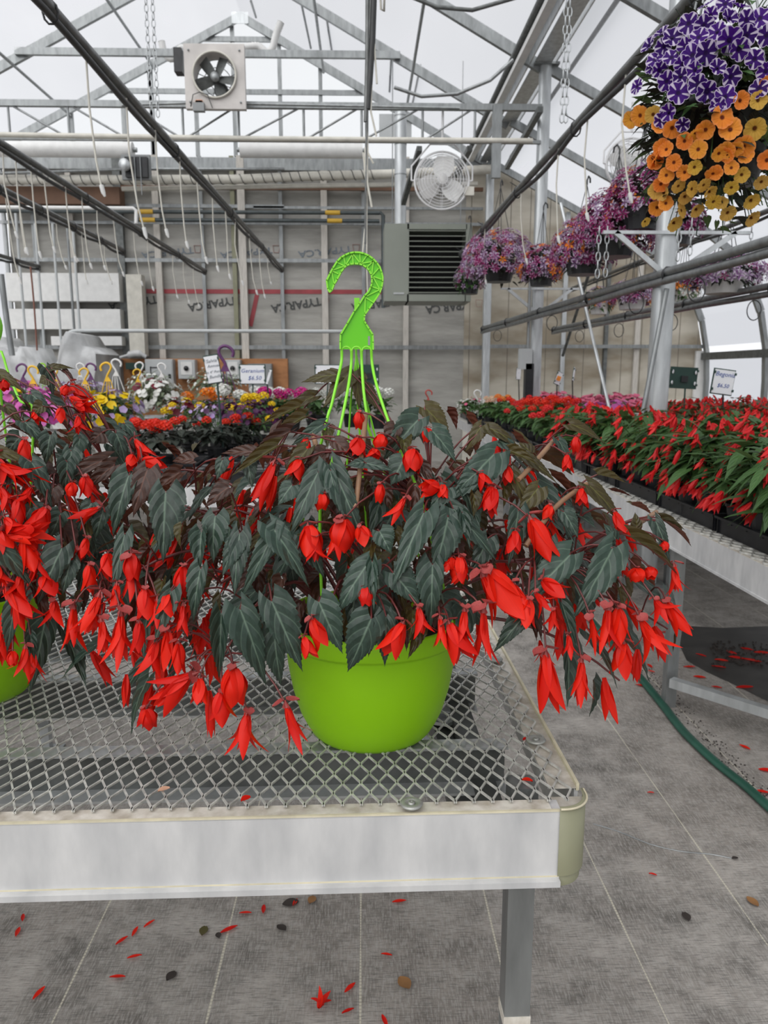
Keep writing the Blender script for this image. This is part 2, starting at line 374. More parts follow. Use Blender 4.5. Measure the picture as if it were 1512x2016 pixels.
def tag(o, label=None, cat=None, group=None, kind=None):
    if label: o['label'] = label
    if cat: o['category'] = cat
    if group: o['group'] = group
    if kind: o['kind'] = kind
    return o
def ob(name, me, mats=None, parent=None, loc=None, mtx=None, **k):
    if isinstance(me, MB): me = me.mesh(name, mats)
    o = D.objects.new(name, me); COL.objects.link(o)
    if mtx is not None: o.matrix_local = mtx
    if loc is not None: o.location = loc
    if parent is not None: o.parent = parent
    return tag(o, **k)
def empty(name, loc=(0, 0, 0), rot=(0, 0, 0), **k):
    o = D.objects.new(name, None); COL.objects.link(o); o.location = loc; o.rotation_euler = rot
    o.empty_display_size = .05
    return tag(o, **k)
def copy_tree(o, parent=None):
    c = o.copy(); COL.objects.link(c)
    if parent is not None: c.parent = parent
    for ch in KIDS.get(o.name, []): copy_kid(ch, c)
    return c
def copy_kid(ch, parent):
    c = ch.copy(); COL.objects.link(c); c.parent = parent
    for g in KIDS.get(ch.name, []): copy_kid(g, c)
KIDS = {}
def note(parent, *kids): KIDS.setdefault(parent.name, []).extend(kids)
def rng(a, b): return random.uniform(a, b)
def bez(a, b, c, n=8):
    a, b, c = V(a), V(b), V(c)
    return [a*(1-t)**2+b*2*t*(1-t)+c*t*t for t in [i/n for i in range(n+1)]]
def text_mesh(txt, size, mat, depth=.0015, shear=0.0, space=1.0, bold=0.0):
    cu = D.curves.new('txt', 'FONT'); cu.body = txt; cu.size = size; cu.extrude = depth; cu.align_x = 'CENTER'; cu.align_y = 'CENTER'
    cu.shear = shear; cu.offset = bold; cu.space_character = space; cu.resolution_u = 3
    to = D.objects.new('txt', cu); COL.objects.link(to)
    dg = bpy.context.evaluated_depsgraph_get(); dg.update()
    me = D.meshes.new_from_object(to.evaluated_get(dg)); me.materials.clear(); me.materials.append(M[mat])
    D.objects.remove(to); D.curves.remove(cu); return me
def sm(pts, n=5):
    out = []
    for i in range(len(pts)-1):
        p0, p1, p2, p3 = [V(pts[max(0, min(len(pts)-1, i+k))]) for k in (-1, 0, 1, 2)]
        for j in range(n):
            t = j/n; out.append(.5*((2*p1)+(-p0+p2)*t+(2*p0-5*p1+4*p2-p3)*t*t+(-p0+3*p1-3*p2+p3)*t**3))
    out.append(V(pts[-1])); return out

# ============================================================ THE SETTING
b = MB(); b.box((0, 4, -.05), (26, 26, .1)); ob('floor', b, 'floor', kind='structure')
WY = 11.3
RIDGE = (-1.6, 5.97); GL = (-4.9, 4.32); GR = (1.70, 4.17)
b = MB(); b.box(((GL[0]+1.5)/2, WY+.04, 2.1), (1.5-GL[0], .06, 4.2)); wb = ob('wall_back', b, 'wrap', kind='structure')
# beige ribbed panel wall closing the lean-to bay, following the arch
ARCH = [(1.72, 4.17), (3.2, 3.42), (4.1, 2.97), (4.42, 2.74), (4.66, 2.42), (4.83, 2.05), (4.93, 1.62), (4.96, 1.2), (4.97, 0)]
def prism(pts, y0, y1):
    m = MB(); k = len(pts)
    vs = [(x, y0, z) for x, z in pts]+[(x, y1, z) for x, z in pts]
    m.add(vs, [tuple(range(k)), tuple(range(2*k-1, k-1, -1))]+[(i, i+k, (i+1) % k+k, (i+1) % k) for i in range(k)]); return m
ob('wall_right_bay', prism([(1.45, 0), (1.45, 4.17)]+ARCH, WY, WY+.06), 'panel', kind='structure')
def sheet(pts, y0, y1, t=.004, ny=12):
    m = MB()
    for i in range(len(pts)-1):
        (x0, z0), (x1, z1) = pts[i], pts[i+1]
        vs = []; fs = []
        for j in range(ny+1):
            y = y0+(y1-y0)*j/ny
            for k in range(3):
                f = k/2; vs.append((x0+(x1-x0)*f, y, z0+(z1-z0)*f))
        for j in range(ny):
            for k in range(2): a = j*3+k; fs.append((a, a+1, a+4, a+3))
        m.add(vs, fs, 0, True)
    return m
o = ob('ceiling_left', sheet([GL, RIDGE], -5, WY), 'film', kind='structure')
o = ob('ceiling_right', sheet([RIDGE, GR], -5, WY), 'film', kind='structure')
o = ob('ceiling_lean_to', sheet([(x, z+.04) for x, z in ARCH[:7]], -5, WY), 'film', kind='structure')
o = ob('wall_right', sheet([(4.98, 1.5), (5.0, 0)], -5, WY), 'film', kind='structure')
o = ob('wall_left', sheet([(GL[0]-.02, 0), (GL[0]-.02, GL[1])], -5, WY), 'film', kind='structure')
b = MB(); b.add([(GL[0], WY, 4.2), (GR[0], WY, 4.2), (RIDGE[0], WY, RIDGE[1])], [(0, 1, 2)])
ob('window_1', b, 'film_clear', kind='structure')

# studs, girts and print on the wrapped wall: parts of the wall
def wp(px, py, Y=WY-.02): return at_y(px, py, Y)
for px, wd, mt in ((150, .07, 'stud_wood'), (316, .085, 'stud_wood'), (481, .10, 'stud_wood'), (640, .085, 'stud_wood'), (799, .075, 'stud_wood'),
                   (244, .10, 'galv_dark'), (403, .045, 'galv'), (556, .05, 'galv'), (716, .05, 'galv'), (464, .06, 'olive'), (76, .045, 'galv'), (20, .05, 'galv')):
    b = MB(); X = wp(px, 560).x; b.box((X, WY-.03-wd*.3, 2.1), (wd, wd*.8, 4.2)); ob('stud', b, mt, wb)
for py, x0, x1, h, mt in ((514, -20, 760, .05, 'galv'), (684, -20, 950, .055, 'galv'), (408, -20, 560, .045, 'galv'), (441, 0, 950, .04, 'galv'), (410, 500, 950, .035, 'galv'), (372, 240, 950, .05, 'brown'), (325, -20, 950, .16, 'galv')):
    a = wp(x0, py); c = wp(x1, py); b = MB(); z = wp(480, py).z
    b.bar((a.x, WY-.07, z), (c.x, WY-.07, z), .04, h); ob('girt', b, mt, wb)
b = MB(); a = wp(287, 573); c = wp(765, 573); b.box(((a.x+c.x)/2, WY+.005, a.z), (c.x-a.x, .004, .06)); ob('seam_tape', b, 'tape_red', wb)
b = MB(); b.bar(wp(506, 580, WY+.004), wp(493, 642, WY+.004), .004, .06, upv=(1, 0, .1)); ob('seam_tape', b, 'tape_red', wb)
RX = Matrix.Rotation(PI/2, 4, 'X')
for cx, cy, w_, rot, mt in ((418, 598, 95, 9, 'ink_black'), (583, 600, 98, 9, 'ink_black'), (740, 598, 96, 8, 'ink_black'), (886, 604, 96, 7, 'ink_black'), (262, 596, 96, 9, 'ink_black'),
                            (485, 497, 100, 6, 'ink_grey'), (640, 495, 104, 6, 'ink_grey'), (330, 497, 100, 6, 'ink_grey')):
    me = text_mesh('TYPAR.CA', .15, mt, .001, space=1.0, bold=.004 if mt == 'ink_black' else .002)
    p = wp(cx, cy, WY+.004); wid = max(v.co.x for v in me.vertices)-min(v.co.x for v in me.vertices)
    s = (w_/FPX*11.1)/wid; hs = .8 if mt == 'ink_black' else .6
    o = ob('printed_word', me, parent=wb, mtx=Matrix.Translation(p) @ Matrix.Rotation(math.radians(180+(-rot)), 4, 'Y') @ RX @ Matrix.Scale(s, 4) @ Matrix.Diagonal((1, hs*1.25, 1, 1)))
    b = MB(); q = wp(cx+w_*.5+9, cy-7, WY+.004)
    for i in range(4):
        k = [(-.05, .045), (.05, .045), (.035, -.05), (-.035, -.05)]; u, v_ = k[i], k[(i+1) % 4]
        b.bar(q+V((u[0], 0, u[1])), q+V((v_[0], 0, v_[1])), .004, .012, upv=(0, 1, 0))
    ob('printed_shield', b, 'red_print', wb)
# gable framing
for px in (463, 245, 142, 302, 388, 553, 632, 722, 300):
    top = RIDGE[1]-abs(wp(px, 250).x-RIDGE[0])*(.5 if px < 463 else .545); X = wp(px, 250).x
    b = MB(); b.box((X, WY-.03, (4.2+top)/2), (.05, .05, max(.1, top-4.2))); ob('gable_stud', b, 'galv', wb)
for py in (80, 183):
    z = wp(463, py).z; k = (RIDGE[1]-z); b = MB(); b.bar((RIDGE[0]-k/.5, WY-.06, z), (RIDGE[0]+k/.545, WY-.06, z), .04, .06); ob('gable_rail', b, 'galv', wb)
b = MB(); q = wp(778, 253); b.box((q.x, WY-.08, q.z), (.44, .04, .32)); ob('vent_cover', b, 'ltgray', wb)

# ------------------------------------------------------------ steel frame
def truss(Y, lab, collar=None):
    r = empty('roof_truss', (RIDGE[0], Y, RIDGE[1]), label=lab, cat='roof truss')
    for s, G in ((-1, GL), (1, GR)):
        m = MB(); m.bar((0, 0, -.05), (G[0]-RIDGE[0], 0, G[1]-RIDGE[1]-.05), .05, .10); ob('rafter', m, 'galv', r)
    m = MB(); m.box((0, -.03, -.08), (.22, .01, .14)); ob('ridge_plate', m, 'galv_light', r)
    if collar:
        k = RIDGE[1]-collar; m = MB(); m.bar((-k/.5, -.05, -k), (k/.56, -.05, -k), .05, .075); ob('collar_tie', m, 'galv', r)
truss(WY-.1, 'gable end roof truss with dark rafters against the back wall')
truss(9.55, 'roof truss with a long level collar tie behind the square exhaust fan', 4.83)
truss(7.85, 'roof truss nearest the camera, meeting the gutter at the post top')
# web bars between the two right hand rafters at the back
for i, (xa, ya, xb, yb) in enumerate(((494, 2, 504, 34), (592, 0, 612, 95), (641, 22, 655, 110), (771, 100, 767, 180), (828, 128, 812, 205))):
    b = MB(); b.tube([at_y(xa, ya, 9.6), at_y(xb, yb, 10.9)], .014, 6)
    ob('roof_strut', b, 'galv', label=['thin roof strut just right of the ridge plate', 'thin roof strut above the collar tie, left of the hanging cable bundle', 'thin roof strut right beside the first, left of the cable bundle', 'thin roof strut right of the cable bundle below the rafter', 'thin roof strut furthest right, near the end of the collar tie'][i], cat='roof strut')
for i, (s, f) in enumerate(((-1, .35), (-1, .7), (1, .33), (1, .66), (1, .93))):
    G = GL if s < 0 else GR; x = RIDGE[0]+(G[0]-RIDGE[0])*f; z = RIDGE[1]+(G[1]-RIDGE[1])*f-.13
    b = MB(); b.tube([(x, -2, z), (x, WY-.1, z)], .017, 8)
    ob('roof_purlin', b, 'galv', label=['upper purlin pipe under the left roof slope', 'lower purlin pipe under the left roof slope', 'upper purlin pipe under the right roof slope', 'middle purlin pipe under the right roof slope', 'lowest purlin pipe under the right roof slope beside the gutter'][i], cat='roof purlin')
b = MB(); X, Z = GR
for dx, dz, wd, ht in ((0, -.02, .16, .012), (-.12, .06, .012, .17), (.12, .06, .012, .17), (-.17, .14, .10, .012), (.17, .14, .10, .012)): b.bar((X+dx, -3, Z+dz), (X+dx, WY-.1, Z+dz), wd, ht)
g = empty('roof_gutter', (X, 4, Z), label='long galvanised gutter running back along the tops of the steel posts', cat='gutter')
for q in range(len(b.v)): b.v[q] = (b.v[q][0]-X, b.v[q][1]-4, b.v[q][2]-Z)
ob('gutter_channel', b, 'galv_light', g)
b = MB(); b.tube([(-.28, -7, .02), (-.28, 7, .02)], .03, 8); ob('roll_pipe', b, 'galv_dark', g)
b = MB(); b.tube([(.30, -7, -.02), (.30, 7, -.02)], .022, 8); ob('film_pipe', b, 'galv', g)
b = MB(); b.bar((-.24, -7, -.06), (-.24, 7, -.06), .07, .05); ob('white_trim', b, 'white', g)

POSTX = 1.735
def post(Y, z1, lab):
    r = empty('steel_post', (POSTX, Y, 0), label=lab, cat='post', group='steel posts under the gutter')
    m = MB(); R_ = .056
    prof = []
    for i in range(24):
        a = 2*PI*i/24; c, s = math.cos(a), math.sin(a); k = R_/max(abs(c), abs(s))*.5+R_*.52
        prof.append((c*k, s*k))
    vs = [(x, y, 0) for x, y in prof]+[(x, y, z1) for x, y in prof]
    m.add(vs, [(i, (i+1) % 24, (i+1) % 24+24, i+24) for i in range(24)], 0, True); m.add(vs[24:], [tuple(range(24))])
    ob('column', m, 'galv_light', r)
    m = MB(); m.box((0, 0, .01), (.2, .2, .02)); ob('base_plate', m, 'galv', r)
    m = MB(); m.box((0, 0, z1+.01), (.24, .16, .02)); ob('saddle_plate', m, 'galv', r)
    return r
p_near = post(4.55, 4.13, 'thick steel post rising out of the red begonias at right, nearest of the posts')
p_mid = post(7.85, 4.13, 'steel post under the end of the lattice girder, second nearest of the posts')
p_far = post(11.05, 4.05, 'thin steel post against the back wall, right of the louvred heater')
m = MB()   # the mid post's horizontal arms with struts
def arm(parent, z, px_l, px_r, Y):
    zz = z; a = at_y(px_l, 500, Y).x-POSTX; c = at_y(px_r, 500, Y).x-POSTX
    m = MB(); m.bar((a, -.07, zz), (c, -.07, zz), .02, .018); ob('cross_arm', m, 'galv_light', parent)
    for e in (a, c):
        m = MB(); m.bar((e*.82, -.07, zz), (.05 if e > 0 else -.05, -.07, zz-.21), .02, .028); ob('arm_strut', m, 'galv_light', parent)
arm(p_near, at_y(1250, 462, 4.55).z, 1178, 1462, 4.55)
arm(p_mid, at_y(1050, 570, 7.85).z, 985, 1140, 7.85)
m = MB(); m.tube([V((-.02, -.10, 1.75)), V((-.13, -.12, 1.0))], .015, 8); ob('side_conduit', m, 'galv', p_near)
m = MB(); m.box((-.15, -.16, .99), (.11, .06, .13)); m2 = ob('junction_box', m, 'ltgray', p_near)
m = MB(); m.tube([V((-.1, -.1, 2.2)), V((-.1, -.1, .9))], .014, 8); ob('side_conduit', m, 'galv', p_mid)
m = MB(); m.box((-.13, -.12, 1.42), (.12, .1, .2)); ob('junction_box', m, 'ltgray', p_mid)
m = MB(); m.box((-.09, -.12, 1.1), (.08, .1, .55)); ob('cable_bundle', m, 'black', p_mid)

# lattice girder
gz1 = at_y(500, 211, 7.85).z; gz0 = at_y(500, 279, 7.85).z
g = empty('lattice_girder', (0, 7.8, gz0), label='long lattice girder of two rails and thin diagonals crossing the whole house', cat='girder')
m = MB(); m.bar((-4.9, 0, gz1-gz0), (1.7, 0, gz1-gz0), .05, .055); ob('top_chord', m, 'galv', g)
m = MB(); m.bar((-4.9, 0, 0), (1.7, 0, 0), .035, .03); ob('bottom_chord', m, 'galv', g)
xs = [at_y(px, 240, 7.8).x for px in (18, 135, 250, 360, 470, 598, 712, 832, 935)]
for i, x in enumerate(xs):
    m = MB(); m.tube([(x, 0, 0), (x, 0, gz1-gz0)], .012, 6); ob('web_post', m, 'galv', g)
    if i < len(xs)-1:
        up_ = i in (0, 1, 2)
        m = MB(); m.tube([(x, 0, (gz1-gz0) if up_ else 0), (xs[i+1], 0, 0 if up_ else (gz1-gz0))], .010, 6); ob('web_diagonal', m, 'galv', g)
b = MB(); pz = at_y(500, 273, 7.7).z
b.tube([(at_y(0, 268, 7.7).x-.4, 7.7, pz+.02), (at_y(500, 273, 7.7).x, 7.7, pz), (at_y(1048, 287, 7.7).x, 7.7, pz)], .024, 10)
tag(ob('water_pipe', b, 'offwhite'), 'cream plastic water pipe running level along the foot of the lattice girder', 'pipe')
b = MB(); q0 = at_y(400, 203, 7.72)
b.tube([q0, at_y(560, 206, 7.72), at_y(905, 213, 7.72)], .012, 6); b.tube([at_y(240, 207, 7.72), at_y(398, 202, 7.72)], .012, 6)
tag(ob('electrical_conduit', b, 'galv'), 'thin conduit lying on top of the lattice girder beside the square fan', 'conduit')
b = MB(); b.box((at_y(985, 0, 7.7).x, 7.72, (at_y(985, 205, 7.7).z+at_y(985, 350, 7.7).z)/2), (.085, .05, at_y(985, 205, 7.7).z-at_y(985, 350, 7.7).z))
tag(ob('hanger_plate', b, 'galv'), 'vertical steel hanger plate near the right end of the lattice girder', 'steel plate')
for (a, c, lab) in (((826, 292, 7.9), (794, 400, 8.9), 'dark sloping brace dropping from the girder to beside the vent flue'),
                    ((925, 292, 7.9), (898, 345, 9.2), 'dark short brace right of the round fan cage'),
                    ((1064, 215, 7.5), (998, 330, 9.4), 'grey sloping brace near the right end of the girder')):
    b = MB(); b.bar(at_y(*a), at_y(*c), .05, .05); tag(ob('knee_brace', b, 'galv_dark'), lab, 'brace')
# slender cross braces by the right bench
b = MB(); b.tube([at_y(1104, 400, 6.9), at_y(1206, 832, 6.2)], .014, 8); tag(ob('cross_brace', b, 'galv_light'), 'slender white diagonal rod leaning down to the red flowers on the right bench', 'brace')
b = MB(); b.tube([at_y(1172, 500, 9.0), at_y(1108, 700, 10.4)], .02, 8); tag(ob('cross_brace', b, 'galv_dark'), 'slender dark diagonal rod crossing behind the white one', 'brace')
# lean-to ribs
RIBL = ['at the beige end wall', 'second from the beige end wall', 'above the hanging flower row', 'above the white hanging pot', 'nearest the camera at top right', 'beyond the top right petunia basket']
for i, Y in enumerate((11.15, 9.5, 7.85, 6.2, 4.55, 2.9)):
    b = MB(); pts = [V((x, Y, z-.03)) for x, z in ARCH]
    for k in range(len(pts)-1): b.bar(pts[k], pts[k+1], .05, .085)
    tag(ob('arched_rib', b, 'galv'), 'bent steel rib of the lean-to roof, '+RIBL[i], 'rib', 'lean-to ribs')
b = MB(); b.bar((4.9, -4, 1.52), (4.9, WY-.1, 1.52), .05, .10); tag(ob('hip_board', b, 'galv_dark'), 'dark level rail along the lean-to side wall behind the begonia sign', 'rail')
b = MB(); b.bar((4.45, -4, 2.62), (4.45, WY-.1, 2.62), .04, .04); tag(ob('eave_pipe', b, 'galv'), 'grey pipe following the lean-to eave', 'pipe')
# girts of the beige wall
for px, wd, mt in ((1253, .07, 'stud_wood'), (1108, .06, 'galv_light'), (1192, .05, 'galv_dark'), (1380, .14, 'white')):
    X = at_y(px, 690, WY-.05).x; b = MB(); zt = 4.1-(X-1.72)*.52 if X < 4.3 else 1.6
    b.box((X, WY-.04, zt/2), (wd, .05, zt)); ob('stud', b, mt, wb)
b = MB(); zz = at_y(1100, 682, WY-.1).z; b.bar((1.8, WY-.09, zz), (4.9, WY-.09, zz), .04, .05); ob('girt', b, 'galv', wb)
b = MB(); b.box((3.2, WY-.02, .45), (3.5, .06, .9)); ob('kick_board', b, 'offwhite', wb)

# ------------------------------------------------------------ overhead irrigation rails
def rail(far, near, z, lab, rr=.021, kind=0, ties=5, grp='overhead irrigation rails'):
    def onz(px, py): return at_z(px, py, z)
    a = onz(*far); c = onz(*near)
    c = a+(c-a)*1.3
    if c.y < 1.0: t = (1.0-a.y)/(c.y-a.y); c = a+(c-a)*t
    r = empty('irrigation_rail', a, label=lab, cat='irrigation rail', group=grp); d = c-a
    m = MB(); m.tube([V((0, 0, 0)), d], rr, 10); ob('steel_pipe', m, 'rail' if kind == 0 else 'galv', r)
    side = V((d.y, -d.x, 0)).normalized()
    m = MB(); path = []
    K = 28
    for i in range(K+1):
        f = i/K; sag = -.008-.018*abs(math.sin(f*PI*ties)) if kind == 0 else -.022
        path.append(d*f+V((0, 0, sag-rr))+side*(.012*math.sin(f*23)))
    m.tube(path, .0125 if kind == 0 else rr*.9, 8); ob('black_hose' if kind == 0 else 'lower_pipe', m, 'blackhose' if kind == 0 else 'galv', r)
    for i in range(ties+1):
        f = i/ties; p = d*f*.96+d*.01; m = MB()
        m.tube([p+side*(.026*math.cos(t))+V((0, 0, -.014+.038*math.sin(t))) for t in [2*PI*k/10 for k in range(10)]], .004 if kind == 0 else .009, 5, closed=True)
        if kind == 0: m.tube([p+V((0, 0, .02)), p+V((-.05, .02, .055))], .0025, 4)
        ob('cable_tie' if kind == 0 else 'pipe_clamp', m, 'black', r)
    return a, d
RA = rail((556, 530), (85, 0), 2.50, 'thick dark irrigation pipe slanting from the top left corner to the back wall')
RB = rail((405, 534), (0, 281), 2.50, 'dark irrigation pipe entering at the left edge above the middle one')
RC = rail((244, 494), (0, 370), 2.50, 'dark irrigation pipe entering at the left edge below the wrapped duct')
RD = rail((76, 525), (0, 503), 2.50, 'short dark irrigation pipe end at the far left edge', ties=2)
RE = rail((906, 500), (1356, 0), 2.50, 'dark irrigation pipe slanting up to the top edge left of the petunia basket')
RF = rail((1067, 513), (1290, 382), 2.50, 'grey irrigation pipe reaching behind the orange petunias')
RI = rail((1112, 573), (1512, 415), 2.45, 'dark irrigation pipe passing behind the nearest steel post')
RG = rail((949, 647), (1512, 475), 1.83, 'double galvanised rail with wire rings, upper one crossing the nearest post', .024, 1, 6, 'double rails with rings')
RH = rail((1088, 648), (1512, 564), 1.80, 'double galvanised rail with wire rings, lower one under the white hanging pot', .022, 1, 5, 'double rails with rings')
b = MB()
def at_rail(R, px):
    a, d = R; lo, hi = 0.0, 1.0
    def sx(f):
        p = a+d*f-V((0, 0, CAM_Z)); return 756+FPX*p.dot(rt)/p.dot(fw)
    for _ in range(40):
        mi_ = (lo+hi)/2
        if (sx(mi_)-px)*(sx(1)-sx(0)) < 0: lo = mi_
        else: hi = mi_
    return a+d*lo
for i, (R, px) in enumerate(((RG, 980), (RG, 1088), (RG, 1255), (RG, 1375), (RH, 1220), (RH, 1142), (RH, 1325), (RH, 1488))):
    p = at_rail(R, px)+V((0, 0, -.10)); m = MB()
    rr_ = .045
    m.tube([p+V((rr_*math.cos(t), 0, rr_*1.35*math.sin(t)-.03)) for t in [2*PI*k/20 for k in range(20)]], .0035, 5, closed=True)
    tag(ob('wire_ring', m, 'blackhose'), 'dark wire ring hanging under the %s double rail, %s' % ('upper' if R is RG else 'lower', ['furthest left', 'left of the white rod foot', 'just left of the nearest post', 'right of the nearest post', 'left of the nearest post', 'furthest back', 'beside the post on the right', 'below the white hanging pot'][i]), 'wire ring', 'wire rings under the double rails')

# drip tubes
DT = [(RA, [(168, 387), (248, 470), (305, 468), (353, 490), (387, 520), (418, 536), (443, 551), (463, 563), (490, 581), (510, 588), (528, 560)], 'left of the fan side, hanging from the thick middle irrigation pipe'),
      (RB, [(5, 470), (30, 503), (60, 510), (85, 498), (128, 517), (160, 530), (190, 533), (222, 545), (262, 563), (290, 573), (340, 588), (360, 598), (380, 606)], 'b'),
      (RC, [(10, 560), (38, 500), (110, 531), (135, 515), (160, 560), (205, 560)], 'c'),
      (RE, [(1233, 400), (1158, 436), (1026, 521), (1100, 480), (955, 560)], 'd'), (RF, [(1276, 470), (1180, 500)], 'e')]
GN = {0: ('pale drip tube hanging from the thick middle irrigation pipe', 'drip tubes on the thick middle pipe'),
      1: ('pale drip tube on the second irrigation pipe at left', 'drip tubes on the second left pipe'),
      2: ('pale drip tube on the lowest irrigation pipe at left', 'drip tubes on the lowest left pipe'),
      3: ('pale drip tube on the dark pipe at right', 'drip tubes on the right pipe'),
      4: ('pale drip tube above the magenta hanging baskets', 'drip tubes over the hanging baskets')}
ORDL = ['leftmost', 'second from left', 'third from left', 'fourth from left', 'fifth from left', 'sixth from left', 'seventh from left', 'eighth from left', 'ninth from left', 'tenth from left', 'eleventh from left', 'twelfth from left', 'rightmost']
for gi, (R, L, _) in enumerate(DT):
    L = sorted(L)
    for qi, (px, pb) in enumerate(L):
        top = at_rail(R, px); zb = at_y(px, pb, top.y).z
        if zb > top.z-.1: zb = top.z-.5
        r = empty('drip_tube', top, label=ORDL[qi if qi < len(L)-1 else 12]+' '+GN[gi][0], cat='drip tube', group=GN[gi][1]); h = top.z-zb; sw = rng(.01, .05)
        m = MB(); m.tube([(0, 0, -.02), (rng(-.01, .01), 0, -h*.4), (sw*.5, 0, -h*.75), (sw, 0, -h*.93)], .0042, 5); ob('tube', m, 'offwhite', r)
        m = MB(); m.tube([(sw, 0, -h*.92), (sw+.006, 0, -h*.97), (sw+.012, 0, -h)], [.009, .009, .004], 6); ob('weight', m, 'white', r)

# central cable bundle
r = empty('cable_bundle', at_y(728, 100, 4.2), label='bundle of dark and pale hanging tubes falling from the top edge behind the green hook', cat='cable bundle'); o0 = r.location.copy()
def cab(pts, rad, mt, nm):
    m = MB(); m.tube([at_y(*p)-o0 for p in pts], rad, 7); ob(nm, m, mt, r)
cab([(737, -40, 4.2), (733, 80, 4.2), (727, 170, 4.2), (724, 215, 4.2)], .016, 'blackhose', 'dark_hose')
cab([(731, -40, 4.2), (726, 100, 4.2), (722, 250, 4.2), (719, 480, 4.2)], .007, 'rail', 'tube')
cab([(724, -40, 4.2), (723, 120, 4.2), (720, 240, 4.2)], .012, 'rail', 'dark_hose')
cab([(735, 0, 4.2), (737, 90, 4.2), (742, 165, 4.2)], .005, 'offwhite', 'tube')
cab([(732, 150, 4.2), (730, 220, 4.2), (741, 268, 4.2)], .005, 'offwhite', 'tube')
cab([(722, 240, 4.2), (724, 300, 4.2), (735, 322, 4.2)], .005, 'offwhite', 'tube')
cab([(722, 280, 4.2), (723, 360, 4.2), (732, 408, 4.2)], .006, 'offwhite', 'tube')
cab([(719, 290, 4.2), (721, 420, 4.2), (714, 500, 4.2)], .005, 'offwhite', 'tube')
cab([(715, 300, 4.2), (722, 380, 4.2), (722, 520, 4.2), (724, 590, 4.2)], .004, 'offwhite', 'tube')
cab([(748, -20, 4.2), (750, 18, 4.2), (756, 22, 4.2), (757, -20, 4.2)], .006, 'offwhite', 'tube')

# chains
def chain(px, y0, y1, Y, lab, twin=0):
    a = at_y(px, y0, Y); z1 = at_y(px, y1, Y).z; m = MB(); L = .045; n = int((a.z-z1)/L)
    for k in range(n):
        c = V((twin*0, 0, -k*L)); ax = V((1, 0, 0)) if k % 2 else V((.35, 1, 0)).normalized()
        m.tube([c+ax*(.012*math.cos(t))+V((0, 0, .027*math.sin(t))) for t in [2*PI*q/8 for q in range(8)]], .0035, 4, closed=True)
    return ob('hanging_chain', m, 'galv_light', loc=a, label=lab, cat='chain')
chain(284, -60, 270, 5.5, 'long hanging chain left of the square fan, the left of the pair')
chain(297, -60, 250, 5.5, 'long hanging chain left of the square fan, the right of the pair')
chain(1116, -30, 260, 4.6, 'long hanging chain in front of the gutter, the left of the pair')
chain(1124, -30, 250, 4.6, 'long hanging chain in front of the gutter, the right of the pair')
chain(1180, 455, 560, 4.4, 'short chain holding the upper double rail left of the nearest post')
chain(1196, 455, 560, 4.5, 'short chain holding the upper double rail just beside the left one')
chain(1338, 450, 530, 4.1, 'short chain holding the upper double rail right of the nearest post')
chain(1362, 440, 515, 4.2, 'short chain holding the upper double rail further right of the nearest post')
chain(1480, 450, 560, 5.4, 'short chain down to the white hanging pot on the right')
# curved black hose up by the roof
b = MB(); b.tube([at_y(800, -10, 6.5), at_y(860, 14, 6.5), at_y(930, 20, 6.5), at_y(1020, -6, 6.5)], .016, 8); tag(ob('sagging_hose', b, 'galv_dark'), 'ribbed hose sagging at the top edge of the roof', 'hose')
b = MB(); b.tube([at_y(776, 172, 7.4), at_y(830, 190, 7.4), at_y(900, 185, 7.4), at_y(965, 158, 7.4), at_y(1010, 118, 7.4)], .016, 8); tag(ob('sagging_hose', b, 'galv'), 'ribbed grey hose curving below the right roof rafter', 'hose')

# ============================================================ EQUIPMENT
# square exhaust fan on top of the girder
c = at_y(424, 153, 7.6); S = 106/FPX*7.75
r = empty('exhaust_fan', c, label='square pinkish-white framed fan with dark blades standing on the lattice girder', cat='fan')
m = MB(); n = 40; R0 = S*.355
sq = []; ci = []
for i in range(n):
    a = 2*PI*i/n; cx, cz = math.cos(a), math.sin(a); k = (S/2)/max(abs(cx), abs(cz)); sq.append((cx*k, cz*k)); ci.append((cx*R0, cz*R0+.01))
for y0, fl in ((-.03, 1), (.03, -1)):
    vs = [(x, y0, z) for x, z in sq]+[(x, y0, z) for x, z in ci]
    m.add(vs, [(i, (i+1) % n, (i+1) % n+n, i+n)[::fl] for i in range(n)])
m.add([(x, y, z) for y in (-.03, .03) for x, z in sq], [(i, i+n, (i+1) % n+n, (i+1) % n) for i in range(n)])
m.add([(x, y, z) for y in (-.05, .14) for x, z in ci], [(i, (i+1) % n, (i+1) % n+n, i+n) for i in range(n)], 0, True)
ob('housing', m, 'fanframe', r)
m = MB(); m.tube([(R0*math.cos(t), -.05, R0*math.sin(t)+.01) for t in [2*PI*k/40 for k in range(40)]], .009, 6, closed=True); ob('orifice_rim', m, 'offwhite', r)
for a in (127, 66, -5, -70, 199):
    a = math.radians(a); m = MB(); d = V((math.cos(a), 0, math.sin(a))); s_ = V((-math.sin(a), 0, math.cos(a)))
    vs = []
    for i in range(6):
        f = .12+.86*i/5; wd = .028+.018*math.sin(f*PI*.6)
        for j in (-1, 0, 1): vs.append(d*R0*f+s_*(j*wd)+V((0, .03+j*.024, 0)))
    m.add(vs, [(i*3+j, i*3+j+1, i*3+j+4, i*3+j+3) for i in range(5) for j in range(2)], 0, True); ob('blade', m, 'galv_dark', r)
q90 = Matrix.Rotation(PI/2, 3, 'X')
m = MB(); m.lathe([(0, 0), (.035, 0), (.04, .02), (.04, .06), (0, .06)], (0, .02, 0), 16, axis=q90); ob('hub', m, 'galv', r)
m = MB(); m.lathe([(0, 0), (.06, 0), (.065, .03), (.065, .15), (.04, .17), (0, .17)], (.03, .25, -.07), 16, axis=q90); ob('motor', m, 'galv_dark', r)
m = MB()
